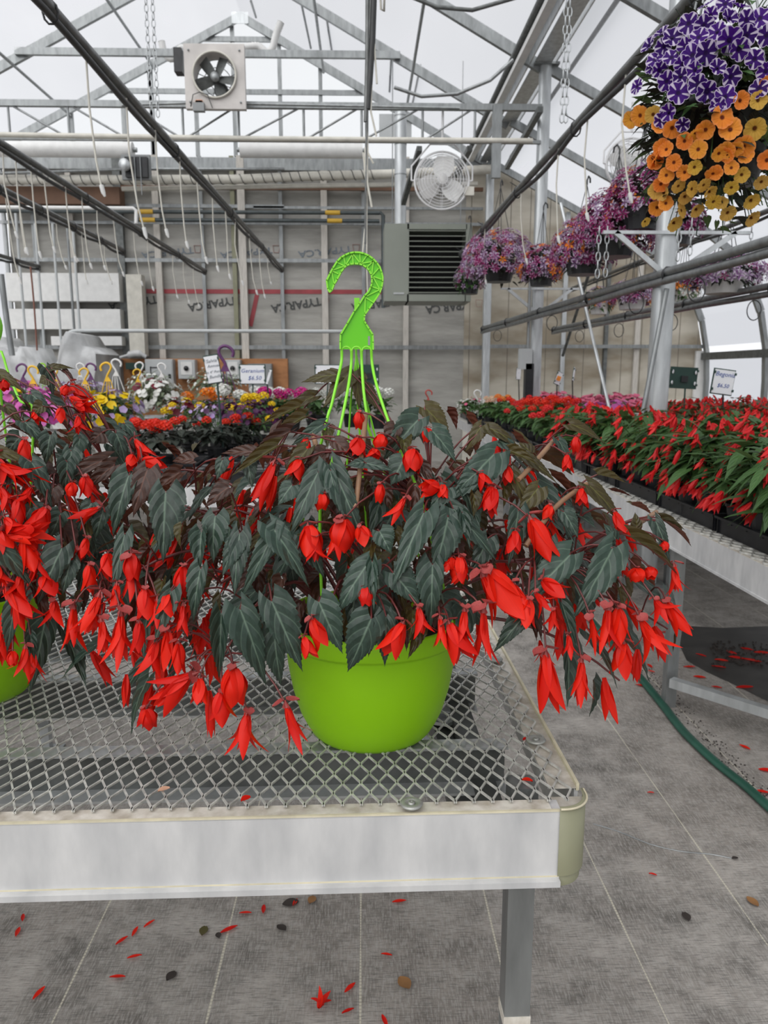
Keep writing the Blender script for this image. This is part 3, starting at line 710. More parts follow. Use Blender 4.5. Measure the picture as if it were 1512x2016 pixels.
for rr_ in (.35, .65, .98): m.tube([(R0*rr_*math.cos(t), .11, R0*rr_*math.sin(t)) for t in [2*PI*k/24 for k in range(24)]], .0035, 4, closed=True)
for k in range(4): a = PI/4*k+.4; m.tube([(R0*math.cos(a), .11, R0*math.sin(a)), (-R0*math.cos(a), .11, -R0*math.sin(a))], .0035, 4)
ob('wire_guard', m, 'galv', r)
m = MB(); m.box((-S*.27, -.06, -S*.5), (.10, .06, .07)); ob('control_box', m, 'graybox', r)
m = MB(); m.add([(-S*.34, -.05, -S*.44), (-S*.20, -.05, -S*.44), (-S*.22, -.05, -S*.37), (-S*.32, -.05, -S*.37)], [(0, 1, 2, 3)]); m.box((-S*.27, -.045, -S*.41), (.07, .01, .03)); ob('warning_label', m, 'petal_cream', r)
m = MB(); m.box((-S*.60, .02, S*.25), (.07, .12, .20)); ob('side_motor', m, 'black', r)
for sx in (-1, 1):
    for sz in (-1, 1):
        m = MB(); m.lathe([(0, 0), (.009, 0), (.009, .01), (0, .01)], (sx*S*.42, -.032, sz*S*.40), 8, axis=q90); ob('bolt', m, 'galv', r)
m = MB(); m.tube([(-S*.42, -.03, -S*.47), (-S*.36, -.06, -S*.30), (-S*.25, -.06, -S*.26), (-S*.12, -.06, -S*.30), (-S*.05, -.05, -S*.5)], .004, 5); ob('power_cord', m, 'blackhose', r)

# inflation ducts at the ridge
def corr(path, rad, lab):
    m = MB(); P = []; rs = []
    for i in range(len(path)-1):
        a, b2 = V(path[i]), V(path[i+1]); k = max(2, int((b2-a).length/.02))
        for j in range(k): P.append(a.lerp(b2, j/k)); rs.append(rad*(1.0 if len(P) % 2 else .86))
    P.append(V(path[-1])); rs.append(rad); m.tube(P, rs, 10)
    tag(ob('inflation_hose', m, 'white'), lab, 'hose')
Yh = 9.9
corr(sm([at_y(318, 82, Yh), at_y(324, 104, Yh), at_y(336, 116, Yh), at_y(347, 108, Yh), at_y(356, 95, Yh), at_y(370, 96, Yh), at_y(382, 93, Yh), at_y(392, 100, Yh)]), .042, 'white corrugated hose bent in a hook at the left of the square fan')
corr(sm([at_y(432, 100, Yh), at_y(447, 92, Yh), at_y(480, 93, Yh), at_y(508, 91, Yh), at_y(524, 103, Yh), at_y(536, 96, Yh), at_y(543, 70, Yh), at_y(553, 44, Yh)]), .045, 'white corrugated hose running right of the square fan and turning up to the ridge')

# unit heater with louvres
a = at_y(757, 440, 9.2); c = at_y(927, 593, 9.2); W_ = c.x-a.x; H_ = a.z-c.z
r = empty('unit_heater', (a.x+W_/2, 9.2, c.z), label='big sage-grey unit heater with black horizontal louvres hanging by the back wall', cat='heater')
m = MB(); m.box((-W_*.36, .3, H_/2), (W_*.28, .6, H_)); m.box((W_*.465, .3, H_/2), (W_*.07, .6, H_)); m.box((.10*W_, .3, H_*.965), (W_*.68, .6, H_*.07)); m.box((.10*W_, .3, H_*.045), (W_*.68, .6, H_*.09)); m.box((.1*W_, .5, H_/2), (W_*.7, .2, H_*.95))
ob('cabinet', m, 'heater', r)
m = MB(); m.box((W_*.10, .385, H_/2), (W_*.66, .02, H_*.86)); ob('dark_interior', m, 'vent', r)
for i in range(13):
    m = MB(); z = H_*(.115+.80*i/12); m.box((W_*.10, .02, z), (W_*.655, .05, .010), Matrix.Rotation(math.radians(9), 3, 'X')); ob('louvre', m, 'heater', r)
m = MB(); m.box((-W_*.335, -.004, H_*.10), (W_*.12, .006, .018)); ob('name_strip', m, 'ltgray', r)
for x in (-.4, .4): m = MB(); m.tube([(W_*x, .3, H_), (W_*x, .3, 4.78-c.z)], .006, 6); ob('hanger_rod', m, 'galv', r)
p0 = at_y(788, 442, 9.4); z1 = at_y(779, 222, 9.4).z
r = empty('vent_flue', p0, label='pale blue-grey round vent flue rising from the unit heater', cat='flue pipe')
m = MB(); m.tube([(0, 0, 0), (0, 0, z1-p0.z)], .068, 20); ob('pipe', m, 'galv_light', r)
for f in (.45, .72, .97): m = MB(); m.tube([(0, 0, (z1-p0.z)*f-.006), (0, 0, (z1-p0.z)*f+.006)], .071, 20); ob('joint_band', m, 'galv', r)

# round circulation fans
def circ_fan(px, py, Y, R_, lab, blade_ang=0):
    c = at_y(px, py, Y); r = empty('circulation_fan', c, label=lab, cat='fan'); m = MB()
    for y_, fr in ((-.09, (.18, .32, .44, .55, .66, .76, .86, .94)), (.09, (.3, .5, .7, .86, .96))):
        for f in fr:
            yy = y_*(1-.35*f*f); m.tube([(R_*f*math.cos(t), yy, R_*f*math.sin(t)) for t in [2*PI*k/36 for k in range(36)]], .0028, 4, closed=True)
        for k in range(12):
            a = PI/6*k; m.tube([(R_*f*math.cos(a), y_*(1-.35*f*f), R_*f*math.sin(a)) for f in (.1, .4, .7, 1.0)], .0022, 4)
    ob('wire_cage', m, 'wirewhite', r)
    m = MB(); m.tube([(R_*math.cos(t), 0, R_*math.sin(t)) for t in [2*PI*k/40 for k in range(40)]], .010, 6, closed=True); ob('outer_ring', m, 'wirewhite', r)
    m = MB(); m.lathe([(0, -.05), (.05, -.05), (.055, -.02), (.055, .03), (0, .03)], (0, -.03, 0), 20, axis=q90); ob('hub', m, 'white', r)
    m = MB(); m.lathe([(0, 0), (.07, 0), (.075, .14), (0, .16)], (0, .20, 0), 16, axis=q90); ob('motor', m, 'ltgray', r)
    for k in range(3):
        a = 2*PI*k/3+blade_ang; d = V((math.cos(a), 0, math.sin(a))); s_ = V((-math.sin(a), 0, math.cos(a))); m = MB(); vs = []
        for i in range(7):
            f = .15+.72*i/6; wd = R_*(.12+.26*math.sin(PI*min(1, f*.95))**.8)
            for j in (-1, -.33, .33, 1): vs.append(d*R_*f+s_*(j*wd)+V((0, .01+j*.03, 0)))
        m.add(vs, [(i*4+j, i*4+j+1, i*4+j+5, i*4+j+4) for i in range(6) for j in range(3)], 0, True); ob('blade', m, 'white', r)
    m = MB(); hx = R_*1.12; m.tube([(-hx, 0, 0), (-hx, 0, R_*.5), (-R_*.45, 0, R_*1.25), (R_*.45, 0, R_*1.25), (hx, 0, R_*.5), (hx, 0, 0)], .008, 6)
    m.tube([(-hx, 0, 0), (-R_, 0, 0)], .008, 6); m.tube([(hx, 0, 0), (R_, 0, 0)], .008, 6); m.tube([(0, 0, R_*1.25), (0, 0, R_*2.4)], .012, 6); ob('hanging_bracket', m, 'wirewhite', r)
    m = MB(); m.box((R_*1.0, -.02, -R_*.38), (.09, .05, .08)); ob('wiring_box', m, 'offwhite', r)
circ_fan(870, 356, 7.85, 50/FPX*7.95, 'round white wire-caged fan hanging above the unit heater', PI+.4)
circ_fan(1240, 322, 7.2, 43/FPX*7.4, 'round white wire-caged fan in the lean-to bay, left of the petunia basket', .5)

# wrapped pvc duct along the back wall
pts = [at_y(-60, 354, 10.8), at_y(240, 354, 10.8), at_y(470, 353, 10.8), at_y(600, 347, 10.8), at_y(760, 343, 10.8), at_y(972, 333, 10.8)]
r = empty('drain_duct', pts[0], label='fat cream duct wound with dark cord running level along the back wall', cat='duct'); o0 = pts[0].copy()
m = MB(); m.tube([p-o0 for p in pts], .058, 16); m.tube([pts[-1]-o0, pts[-1]-o0+V((.07, 0, -.03)), pts[-1]-o0+V((.10, 0, .12)), pts[-1]-o0+V((.10, 0, .3))][:2], .062, 12)
ob('pipe', m, 'offwhite', r)
m = MB(); P = []
for i in range(600):
    f = i/599; X = (at_y(10, 354, 10.8).x)*(1-f)+at_y(740, 343, 10.8).x*f; px_t = 0
    # centre line height at X
    zc = None
    for k in range(len(pts)-1):
        if pts[k].x <= X <= pts[k+1].x: t = (X-pts[k].x)/(pts[k+1].x-pts[k].x); zc = pts[k].z*(1-t)+pts[k+1].z*t
    a = f*2*PI*37+1.2*math.sin(f*25); P.append(V((X, 10.8+.062*math.cos(a), zc+.062*math.sin(a)))-o0)
m.tube(P, .005, 4); ob('wound_cord', m, 'blackhose', r)
m = MB(); z = at_y(500, 372, 10.9).z; m.tube([at_y(240, 372, 10.9), at_y(600, 366, 10.9), at_y(940, 362, 10.9)], .03, 8); tag(ob('heating_pipe', m, 'offwhite'), 'thin cream pipe running just below the cord-wound duct', 'pipe')
m = MB(); m.tube([at_y(0, 341, 10.7), at_y(250, 333, 10.7), at_y(560, 333, 10.7)], .018, 8); tag(ob('roll_up_shaft', m, 'galv'), 'thin steel shaft running both ways from the roll-up motor', 'shaft')
# rolled up film on tubes
for x0, x1, y0, Y, lab in ((-60, 262, 293, 10.6, 'roll of white film above the left part of the back wall'), (473, 714, 295, 10.6, 'roll of white film above the middle of the back wall')):
    p, q = at_y(x0, y0, Y), at_y(x1, y0+2, Y); z = (p.z+q.z)/2
    r = empty('film_roll', (p.x, Y, z), label=lab, cat='film roll')
    m = MB(); m.tube([(0, 0, 0), (q.x-p.x, 0, 0)], .095, 18); ob('roll', m, 'white', r)
    m = MB(); m.tube([(-.04, 0, 0), (q.x-p.x+.05, 0, 0)], .03, 10); ob('core_pipe', m, 'galv', r)
# roll-up motor
c = at_y(262, 327, 10.4); r = empty('roll_up_motor', c, label='black-backed roll-up motor with a round steel dial above the wrapped duct', cat='motor')
m = MB(); m.box((.02, .08, 0), (.36, .06, .30)); ob('mounting_plate', m, 'graybox', r)
m = MB(); m.box((.04, .03, -.01), (.28, .08, .24)); ob('gear_case', m, 'black', r)
m = MB(); m.lathe([(0, -.03), (.05, -.03), (.065, -.01), (.07, .06), (0, .06)], (-.08, -.05, -.005), 20, axis=q90); ob('dial', m, 'galv_light', r)
m = MB()
for dx in (.03, .10): m.tube([(dx, -.03, .1), (dx, -.03, -.35)], .007, 6)
ob('pull_chain', m, 'galv', r)

# conduits on the wall
for y0, lab in ((418, 'upper'), (434, 'lower')):
    z = at_y(500, y0, 11.0).z; xe = at_y(750, y0, 11.0).x; r = empty('wall_conduit', (xe, 11.0, z), label=lab+' of two dark conduits clamped in yellow on the back wall', cat='conduit')
    k = 0 if lab == 'upper' else -.0
    m = MB(); x0 = at_y(-20 if lab == 'upper' else 265, y0, 11.0).x-xe; m.tube([(x0, 0, 0), (-.02, 0, 0)], .026, 8)
    if lab == 'upper': m.tube([(-.02, 0, .01), (.03, 0, -.03), (.03, 0, -1.25)], .026, 8)
    ob('pipe', m, 'conduit', r)
    for px in (287, 655):
        m = MB(); x = at_y(px+(4 if lab == 'lower' else 0), y0, 11.0).x-xe; m.tube([(x-.1, -.004, 0), (x+.1, -.004, 0)], .031, 8); ob('yellow_clamp', m, 'yellow', r)
m = MB(); m.tube([at_y(-10, 408, 10.3), at_y(262, 410, 10.3), at_y(268, 414, 10.3), at_y(268, 440, 10.3)], .023, 8); tag(ob('water_pipe', m, 'white'), 'white plastic pipe at left ending in an elbow turned down', 'pipe')
m = MB(); m.tube(sm([V((at_y(128, 720, 10.2).x, 10.2, 0)), at_y(128, 720, 10.2), at_y(129, 670, 10.2), at_y(137, 655, 10.2), at_y(152, 651, 10.2)])+[at_y(520, 652, 10.2), at_y(725, 653, 10.2)], .024, 8); tag(ob('handrail_pipe', m, 'ltgray'), 'grey pipe bent down at its left end running level along the back wall', 'pipe')
for i, (px, y0, y1, Y, mt, lab) in enumerate(((78, 440, 705, 10.3, 'ltgray', 'furthest left grey upright pipe of the group at the left of the wall'), (42, 420, 700, 10.2, 'ltgray', 'grey upright pipe near the left edge in front of the white panels'), (112, 440, 708, 10.3, 'ltgray', 'grey upright pipe left of the bent handrail pipe'), (140, 450, 705, 10.3, 'galv', 'upright pipe just right of the bent handrail pipe'), (151, 440, 705, 10.3, 'ltgray', 'rightmost of the upright pipes by the white panels'))):
    p = at_y(px, 560, Y); m = MB(); m.tube([(p.x, Y, 0), (p.x, Y, at_y(px, y0, Y).z)], .017, 8); tag(ob('upright_pipe', m, mt), lab, 'pipe')
m = MB(); m.tube(sm([at_y(2, 540, 8.0), at_y(12, 620, 8.0), at_y(24, 700, 8.0)]), .03, 8); tag(ob('leaning_pipe', m, 'galv'), 'thick grey pipe leaning at the far left edge', 'pipe')
m = MB(); m.tube(sm([at_y(60, 525, 8.0), at_y(67, 600, 8.0), at_y(73, 690, 8.0)]), .009, 6); tag(ob('rusty_feed_tube', m, 'rust'), 'thin rust-coloured tube dropping from the short pipe end at left', 'tube')
# boards on the left wall
def board(nm, x0, y0, x1, y1, Y, mt, lab, cat, t=.04, parent=None):
    if Y > 10.7: t = 11.19-Y
    a = at_y(x0, y0, Y); c = at_y(x1, y1, Y); m = MB(); m.box(((a.x+c.x)/2, Y+t/2, (a.z+c.z)/2), (c.x-a.x, t, a.z-c.z))
    return tag(ob(nm, m, mt, parent), lab, cat) if parent is None else ob(nm, m, mt, parent)
board('white_panel', 10, 537, 236, 593, 11.0, 'white', 'upper of two white sheet panels on the left of the back wall', 'wall panel')
board('white_panel', 10, 608, 238, 648, 11.0, 'white', 'middle white sheet panel on the left of the back wall', 'wall panel')
board('white_panel', 100, 662, 240, 680, 11.0, 'white', 'narrow white sheet strip lowest on the left of the back wall', 'wall panel')
board('foam_board', 247, 540, 286, 701, 11.0, 'offwhite', 'tall off-white board standing right of the white sheet panels', 'board')
board('brown_board', -30, 366, 236, 402, 10.95, 'brown', 'brown cladding board high on the left of the back wall', 'board')
# electrical backboards and boxes
board('plywood_board', 150, 706, 520, 830, 11.08, 'ply', 'long plywood backboard behind the grey electrical boxes', 'board')
board('plywood_board', 481, 706, 568, 800, 11.06, 'ply', 'orange plywood sheet with knots at the right end of the electrical boxes', 'board')
def ebox(x0, y0, x1, y1, mt, lab, extra=None, Y=10.92):
    a = at_y(x0, y0, Y); c = at_y(x1, y1, Y); r = empty('electrical_box', ((a.x+c.x)/2, Y+.08, c.z), label=lab, cat='electrical box'); w2 = c.x-a.x; h2 = a.z-c.z
    m = MB(); m.box((0, 0, h2/2), (w2, .16, h2)); ob('cabinet', m, mt, r)
    m = MB(); m.box((0, -.084, h2/2), (w2*.94, .01, h2*.95)); ob('door', m, mt, r)
    if extra == 'dial':
        m = MB(); m.box((0, -.092, h2*.55), (w2*.66, .008, h2*.66)); ob('face_plate', m, 'white', r)
        m = MB(); m.lathe([(0, 0), (.03, 0), (.035, .02), (0, .02)], (0, -.095, h2*.55), 12, axis=q90); ob('knob', m, 'black', r)
    if extra == 'latch':
        m = MB(); m.box((-w2*.15, -.094, h2*.72), (w2*.32, .008, .012)); m.box((-w2*.3, -.094, h2*.6), (.012, .008, h2*.3)); m.box((w2*.38, -.094, h2*.42), (.035, .01, .06)); ob('latch', m, 'black', r)
    if extra == 'sticker': m = MB(); m.box((-w2*.1, -.092, h2*.88), (w2*.3, .006, .05)); ob('green_sticker', m, 'lime', r)
ebox(169, 707, 240, 790, 'graybox', 'tall dark grey electrical box with a small green sticker, left of the plywood', 'sticker')
ebox(285, 707, 342, 765, 'ltgray', 'light grey breaker box with black latches above the white flower basket', 'latch')
ebox(350, 708, 385, 746, 'ltgray', 'small light grey timer box with a black dial, left of the tilted sign', 'dial')
ebox(443, 708, 474, 746, 'ltgray', 'small light grey timer box with a black dial, left of the geranium sign', 'dial')
ebox(488, 716, 536, 770, 'graybox', 'plain grey electrical box fixed on the orange plywood sheet')
ebox(126, 708, 158, 790, 'white', 'plain white cabinet beside the wrapped pallet at left')
board('shelf_box', 247, 714, 284, 727, 10.95, 'signgreen', 'dark open shelf box with tools between two electrical boxes', 'shelf')
m = MB(); m.tube(sm([at_y(230, 706, 11.0), at_y(250, 700, 11.0), at_y(272, 696, 11.0), at_y(288, 703, 11.0)]), [.02]*6+[.05]*6+[.03]*4, 8); tag(ob('crumpled_bag', m, 'poly'), 'crumpled white plastic bag lying above the electrical boxes', 'bag')
# poly wrapped pallet at left
m = MB(); p = at_y(48, 700, 8.6); vs = []; nx, nz = 22, 10
for j in range(nz+1):
    for i in range(nx+1):
        u = i/nx; v_ = j/nz; x = -0.75+1.35*u; top = .80+.10*math.sin(u*9)+.14*max(0, math.sin(u*17+1)); z = .1+(top)*v_+.55*v_*0
        vs.append((x+.03*math.sin(v_*9+u*5), .05*math.sin(u*23+v_*7)+.03*math.sin(v_*19+i), z))
fs = [(j*(nx+1)+i, j*(nx+1)+i+1, (j+1)*(nx+1)+i+1, (j+1)*(nx+1)+i) for j in range(nz) for i in range(nx)]
k = len(vs); vs2 = [(x, y+.9, z) for x, y, z in vs]
m.add(vs+vs2, fs+[tuple(q+k for q in f[::-1]) for f in fs]+[(nz*(nx+1)+i, nz*(nx+1)+i+1, nz*(nx+1)+i+1+k, nz*(nx+1)+i+k) for i in range(nx)]+[(j*(nx+1)+nx, (j+1)*(nx+1)+nx, (j+1)*(nx+1)+nx+k, j*(nx+1)+nx+k) for j in range(nz)], 0, True)
for q in range(len(m.v)): x, y, z = m.v[q]; m.v[q] = (x, y, z*1.6)
tag(ob('wrapped_pallet', m, 'poly', loc=(p.x-.1, 9.35, 0)), 'pallet of goods shrouded in crinkled white plastic at the left of the wall', 'pallet')

# ============================================================ BENCHES
def expanded(m, x0, x1, y0, y1, z, sx=.0238, sy=.049, r=.00135, h=.0013, clip=None):
    nx = int(2*(x1-x0)/sx); ny = int((y1-y0)/(sy/2)); vs = []; fs = []
    for i in range(nx+1):
        prev = None
        for j in range(ny+1):
            xx = x0+i*sx/2+(sx*.25-r*.5)*(1 if (i+j) % 2 else -1); y = y0+j*sy/2
            for q in (y-sy*.05, y+sy*.05):
                o = len(vs); vs += [(xx-r, q, z-h), (xx+r, q, z-h), (xx+r, q, z+h), (xx-r, q, z+h)]
                if prev is None: fs.append((o, o+1, o+2, o+3))
                else:
                    for a in range(4): b2 = (a+1) % 4; fs.append((prev+a, prev+b2, o+b2, o+a))
                prev = o
    m.add(vs, fs)

TH = .74
corner = at_z(1166, 1598, TH); th = math.radians(.85)
r = empty('display_bench', (corner.x, corner.y, 0), (0, 0, th), label='aluminium-framed mesh bench in front carrying the lime green pot', cat='bench')
# local: x negative to the left, y positive away, origin = front right corner
Lx, Ly, FH = 2.5, 1.75, .10
m = MB(); m.box((-.038-Lx/2, .004, TH-FH/2), (Lx, .005, FH)); m.box((-.038-Lx/2, .016, TH-.0015), (Lx, .026, .003)); m.box((-.038-Lx/2, -.001, TH-FH+.004), (Lx, .011, .008)); ob('front_rail', m, 'alu', r)
m = MB(); m.box((-.038-Lx/2, .002, TH-FH+.0105), (Lx, .0015, .0022)); ob('rail_groove', m, 'cream_edge', r)
m = MB(); m.box((-.045-Lx/2, .0155, TH+.001), (Lx-.01, .024, .0015)); ob('top_flange', m, 'alu_side', r)
m = MB(); m.box((-.003, .04+Ly/2, TH-FH/2), (.005, Ly-.04, FH)); m.box((-.022, .04+Ly/2, TH-.0015), (.038, Ly-.04, .003)); ob('side_rail', m, 'alu', r)
m = MB(); m.box((-.022, .035+Ly/2, TH+.001), (.036, Ly-.04, .0015)); ob('side_flange', m, 'alu_side', r)
m = MB(); m.box((-.0025, .035+Ly/2, TH+.002), (.004, Ly-.04, .010)); ob('side_edge_strip', m, 'cream_edge', r)
m = MB(); m.box((-.04-Lx/2, .003, TH+.0005), (Lx, .003, .004)); ob('front_edge_strip', m, 'cream_edge', r)
m = MB(); K = 14; prof = []
for k in range(K+1):
    a = -PI/2+PI/2*k/K; prof.append((-.036+.037*math.cos(a), .036+.037*math.sin(a)))
prof = [(-.041, -.001)]+prof+[(.001, .046)]
inn = [(x*.9-.004, y*.9+.004) for x, y in prof]
for z0, z1, gx in ((TH-FH+.012, TH+.006, 0), (TH-FH-.004, TH-.088, -.003)):
    k2 = len(prof); q = [(x+gx, y-gx, z0) for x, y in prof]+[(x+gx, y-gx, z1) for x, y in prof]+[(x, y, z1) for x, y in inn]
    m.add(q, [(i, i+1, i+1+k2, i+k2) for i in range(k2-1)]+[(i+k2, i+1+k2, i+1+2*k2, i+2*k2) for i in range(k2-1)], 0, True)
ob('corner_cap', m, 'olive', r)
m = MB(); m.tube([(x+.001, y-.001, TH+.005) for x, y in prof], .0016, 6); ob('corner_edge', m, 'cream_edge', r)
m = MB(); m.add([(x, y, TH-.006) for x, y in prof]+[(-.041, .046, TH-.006)], [tuple(range(len(prof)+1))]); ob('corner_gusset', m, 'alu_side', r)
m = MB(); expanded(m, -Lx-.02, -.018, .020, Ly, TH+.006); ob('expanded_mesh_top', m, 'mesh', r)
m = MB(); m.box((-Lx/2-.03, Ly+.004, TH-FH/2), (Lx, .005, FH)); ob('rear_rail', m, 'alu', r)
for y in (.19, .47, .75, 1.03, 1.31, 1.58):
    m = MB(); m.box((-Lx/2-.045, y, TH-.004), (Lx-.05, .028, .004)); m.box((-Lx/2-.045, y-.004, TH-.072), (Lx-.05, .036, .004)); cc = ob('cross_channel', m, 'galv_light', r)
    m = MB(); m.box((-Lx/2-.045, y+.013, TH-.038), (Lx-.05, .004, .064)); ob('channel_web', m, 'galv_dark', cc)  # web takes darker steel than the flanges, its shade put into the colour
m = MB(); m.box((-Lx/2-.045, .165, TH-.115), (Lx-.06, .035, .03)); ob('under_mesh_shade', m, 'black', r)  # added black bar standing in for the shade below the mesh
def washer(x, y, z):
    m = MB(); m.lathe([(.0135, 0), (.0145, .002), (.012, .0035), (.0065, .0032), (.0055, .0015), (.004, .0015), (.004, .004), (.0015, .0045), (.0012, .003), (0, .003)], (x, y, z), 24); ob('clamp_washer', m, 'washer', r)
for x, y in ((-.226, .012), (-.030, .175), (-.030, .50), (-.56, .50)): washer(x, y, TH+.008)
for x in (-.072, -1.35, -2.4):
    for y in (.075, Ly-.12):
        m = MB(); m.box((x, y, .42), (.036, .036, .64)); ob('leg', m, 'galv', r)
        m = MB(); m.box((x-.001, y, .195), (.031, .031, .39)); ob('foot_tube', m, 'galv_light', r)
        m = MB(); m.box((x, y, .385), (.038, .038, .016)); ob('leg_collar', m, 'alu_side', r)
        m = MB(); m.box((x, y, .004), (.09, .09, .008)); ob('foot_plate', m, 'galv', r)
    m = MB(); m.bar((x-.03, .1, .655), (x-.03, Ly-.1, .655), .035, .04); ob('side_bearer', m, 'galv_dark', r)
m = MB(); m.bar((-.12, .42, .66), (-.30, .62, .60), .026, .006); ob('diagonal_brace', m, 'galv_light', r)
m = MB(); m.bar((-.13, .10, .62), (-.16, Ly-.2, .62), .03, .05); ob('side_bearer', m, 'galv_dark', r)

def long_bench(name, x0, x1, y0, y1, lab, meshr=True, legs=True, z=.74):
    r = empty(name, (x0, y0, 0), label=lab, cat='bench'); W2 = x1-x0; L2 = y1-y0
    m = MB(); m.box((0, L2/2, z-.05), (.006, L2, .10)); m.box((.002, L2/2, z-.098), (.016, L2, .008)); ob('left_rail', m, 'alu', r)
    m = MB(); m.box((.016, L2/2, z), (.032, L2, .003)); ob('left_flange', m, 'alu_side', r)
    m = MB(); m.box((W2, L2/2, z-.05), (.006, L2, .10)); ob('right_rail', m, 'alu', r)
    m = MB(); m.box((W2/2, L2, z-.05), (W2, .006, .10)); ob('far_rail', m, 'alu', r)
    m = MB(); m.box((W2/2, 0, z-.05), (W2, .006, .10)); ob('near_rail', m, 'alu', r)
    m = MB(); sx, sy = (.04, .07) if L2 > 3 else (.03, .06); expanded(m, .01, W2-.01, .01, L2-.01, z+.005, sx, sy, .0022, .003); ob('expanded_mesh_top', m, 'mesh', r)
    k = max(2, int(L2/.9))
    for i in range(k+1):
        y = .06+(L2-.12)*i/k; m = MB(); m.box((W2/2, y, z-.03), (W2-.02, .03, .05)); ob('cross_channel', m, 'galv', r)
    k = max(1, int(round(L2/1.75)))
    ys = [1.40+1.75*i for i in range(k)] if x0 > 1 and y0 > 1.3 else [.15+(L2-.3)*i/k for i in range(k+1)]
    for y in ys:
        if y > L2: continue
        for x in (.045, W2-.045):
            m = MB(); m.box((x, y, z/2-.03), (.042, .042, z-.06)); ob('leg', m, 'galv', r)
    return r
long_bench('plant_bench', 1.143, 1.66, 2.05-.65, 9.75, 'long mesh-topped bench down the right side edged with pale aluminium, trays of begonias on it')
long_bench('plant_bench', 1.83, 3.35, 1.4, 10.2, 'wide bench behind the steel posts at right, under the red begonias and pink flowers')
long_bench('plant_bench', -3.4, -.25, 3.7, 9.2, 'wide bench in the left background under the geraniums, violas and flower baskets')
m = MB(); m.bar(at_z(1322, 1343, .12), at_z(1530, 1408, .12), .034, .034); tag(ob('floor_brace', m, 'galv_light'), 'square white-grey tube running low from the right bench leg to the right edge', 'brace')

# nursery trays
def tray_mesh(w2, l2, nx, ny, h=.055):
    m = MB(); t = .006
    for sx in (-1, 1): m.box((sx*w2/2, 0, h), (.014, l2+.01, .008)); m.box((sx*(w2/2-.008), 0, h/2), (.004, l2, h))
    for sy in (-1, 1): m.box((0, sy*l2/2, h), (w2+.01, .014, .008)); m.box((0, sy*(l2/2-.008), h/2), (w2, .004, h))
    for i in range(1, nx): m.box((-w2/2+w2*i/nx, 0, h*.85), (t, l2, .006))
    for j in range(1, ny): m.box((0, -l2/2+l2*j/ny, h*.85), (w2, t, .006))
    for i in range(nx):
        for j in range(ny):
            x = -w2/2+w2*(i+.5)/nx; y = -l2/2+l2*(j+.5)/ny; a = w2/nx*.40; b2 = w2/nx*.3
            vs = [(x-a, y-a, h*.85), (x+a, y-a, h*.85), (x+a, y+a, h*.85), (x-a, y+a, h*.85), (x-b2, y-b2, .002), (x+b2, y-b2, .002), (x+b2, y+b2, .002), (x-b2, y+b2, .002)]
            m.add(vs, [(0, 1, 5, 4), (1, 2, 6, 5), (2, 3, 7, 6), (3, 0, 4, 7), (4, 5, 6, 7)])
    return m.mesh('nursery_tray', 'tray')
TRAY = tray_mesh(.40, .50, 4, 5); TRAYF = tray_mesh(.42, .54, 3, 4)
def tray(x, y, lab, grp, me=None, z=.748, rot=0):
    o = ob('nursery_tray', me or TRAY, loc=(x, y, z)); o.rotation_euler = (0, 0, rot); return tag(o, lab, 'tray', grp)

# ============================================================ BEGONIA BASKETS
def leaf_mb(bend=.3, fold=.25, asym=.15, rows=26, cols=6, twist=0.0, tipcurl=.2, serr=.10, wpos=.45, seed=0):
    R_ = random.Random(seed); m = MB(); vs = []; uvs = []
    for j in range(rows+1):
        v = j/rows; w = 1.02*(v+.07)**.42*(1-v)**1.22*(.62+.38*min(1, v/.09))
        if v > .985: w = .004
        saw = 1-serr*1.3*((v*rows/2) % 1.0)+serr*R_.uniform(-.3, .3)
        for i in range(-cols//2, cols//2+1):
            u = i/(cols/2); au = abs(u); ww = w*(1+asym*(1 if u < 0 else -1))
            x = u*ww*(saw if au > .95 else 1)
            y = v-.20*au**1.4*math.exp(-v*6.5)-(.03 if au > .95 else 0)*((j % 2))
            z = fold*au*w*.9-bend*v*v+tipcurl*max(0, v-.7)**2-.14*(au**2)*w
            z += .020*math.sin(2*PI*(v-.42*au**1.2)*3.6)*(.25+au)*(1-v)+R_.uniform(-.006, .006)*(au > .6)
            a = twist*v; xr = x*math.cos(a)-z*math.sin(a)*.3; zr = z+x*math.sin(a)
            vs.append((xr, y, zr)); uvs.append((u*.5+.5, v))
    C_ = cols+1; fs = [(j*C_+i, j*C_+i+1, (j+1)*C_+i+1, (j+1)*C_+i) for j in range(rows) for i in range(cols)]
    m.add(vs, fs, 0, True, uvs); return m
LEAFMB = [leaf_mb(.28, .25, .14, seed=1), leaf_mb(.42, .35, -.16, twist=.3, seed=2), leaf_mb(.15, .45, .2, twist=-.35, tipcurl=.5, seed=3), leaf_mb(.35, .15, -.1, tipcurl=-.4, seed=4), leaf_mb(.5, .6, .1, seed=5, twist=.2)]
NARROW = [leaf_mb(.2, .8, .1, serr=.14, seed=6), leaf_mb(.35, .9, -.1, serr=.14, seed=7, twist=.4)]
LEAFS = {k: [q.mesh('leaf', k) for q in LEAFMB+NARROW] for k in ('leaf', 'leaf_olive', 'leaf_brown')}
SMALLLEAF = [leaf_mb(.25, .3, .1, rows=7, cols=4, serr=0, seed=8), leaf_mb(.4, .2, -.1, rows=7, cols=4, serr=0, seed=9)]

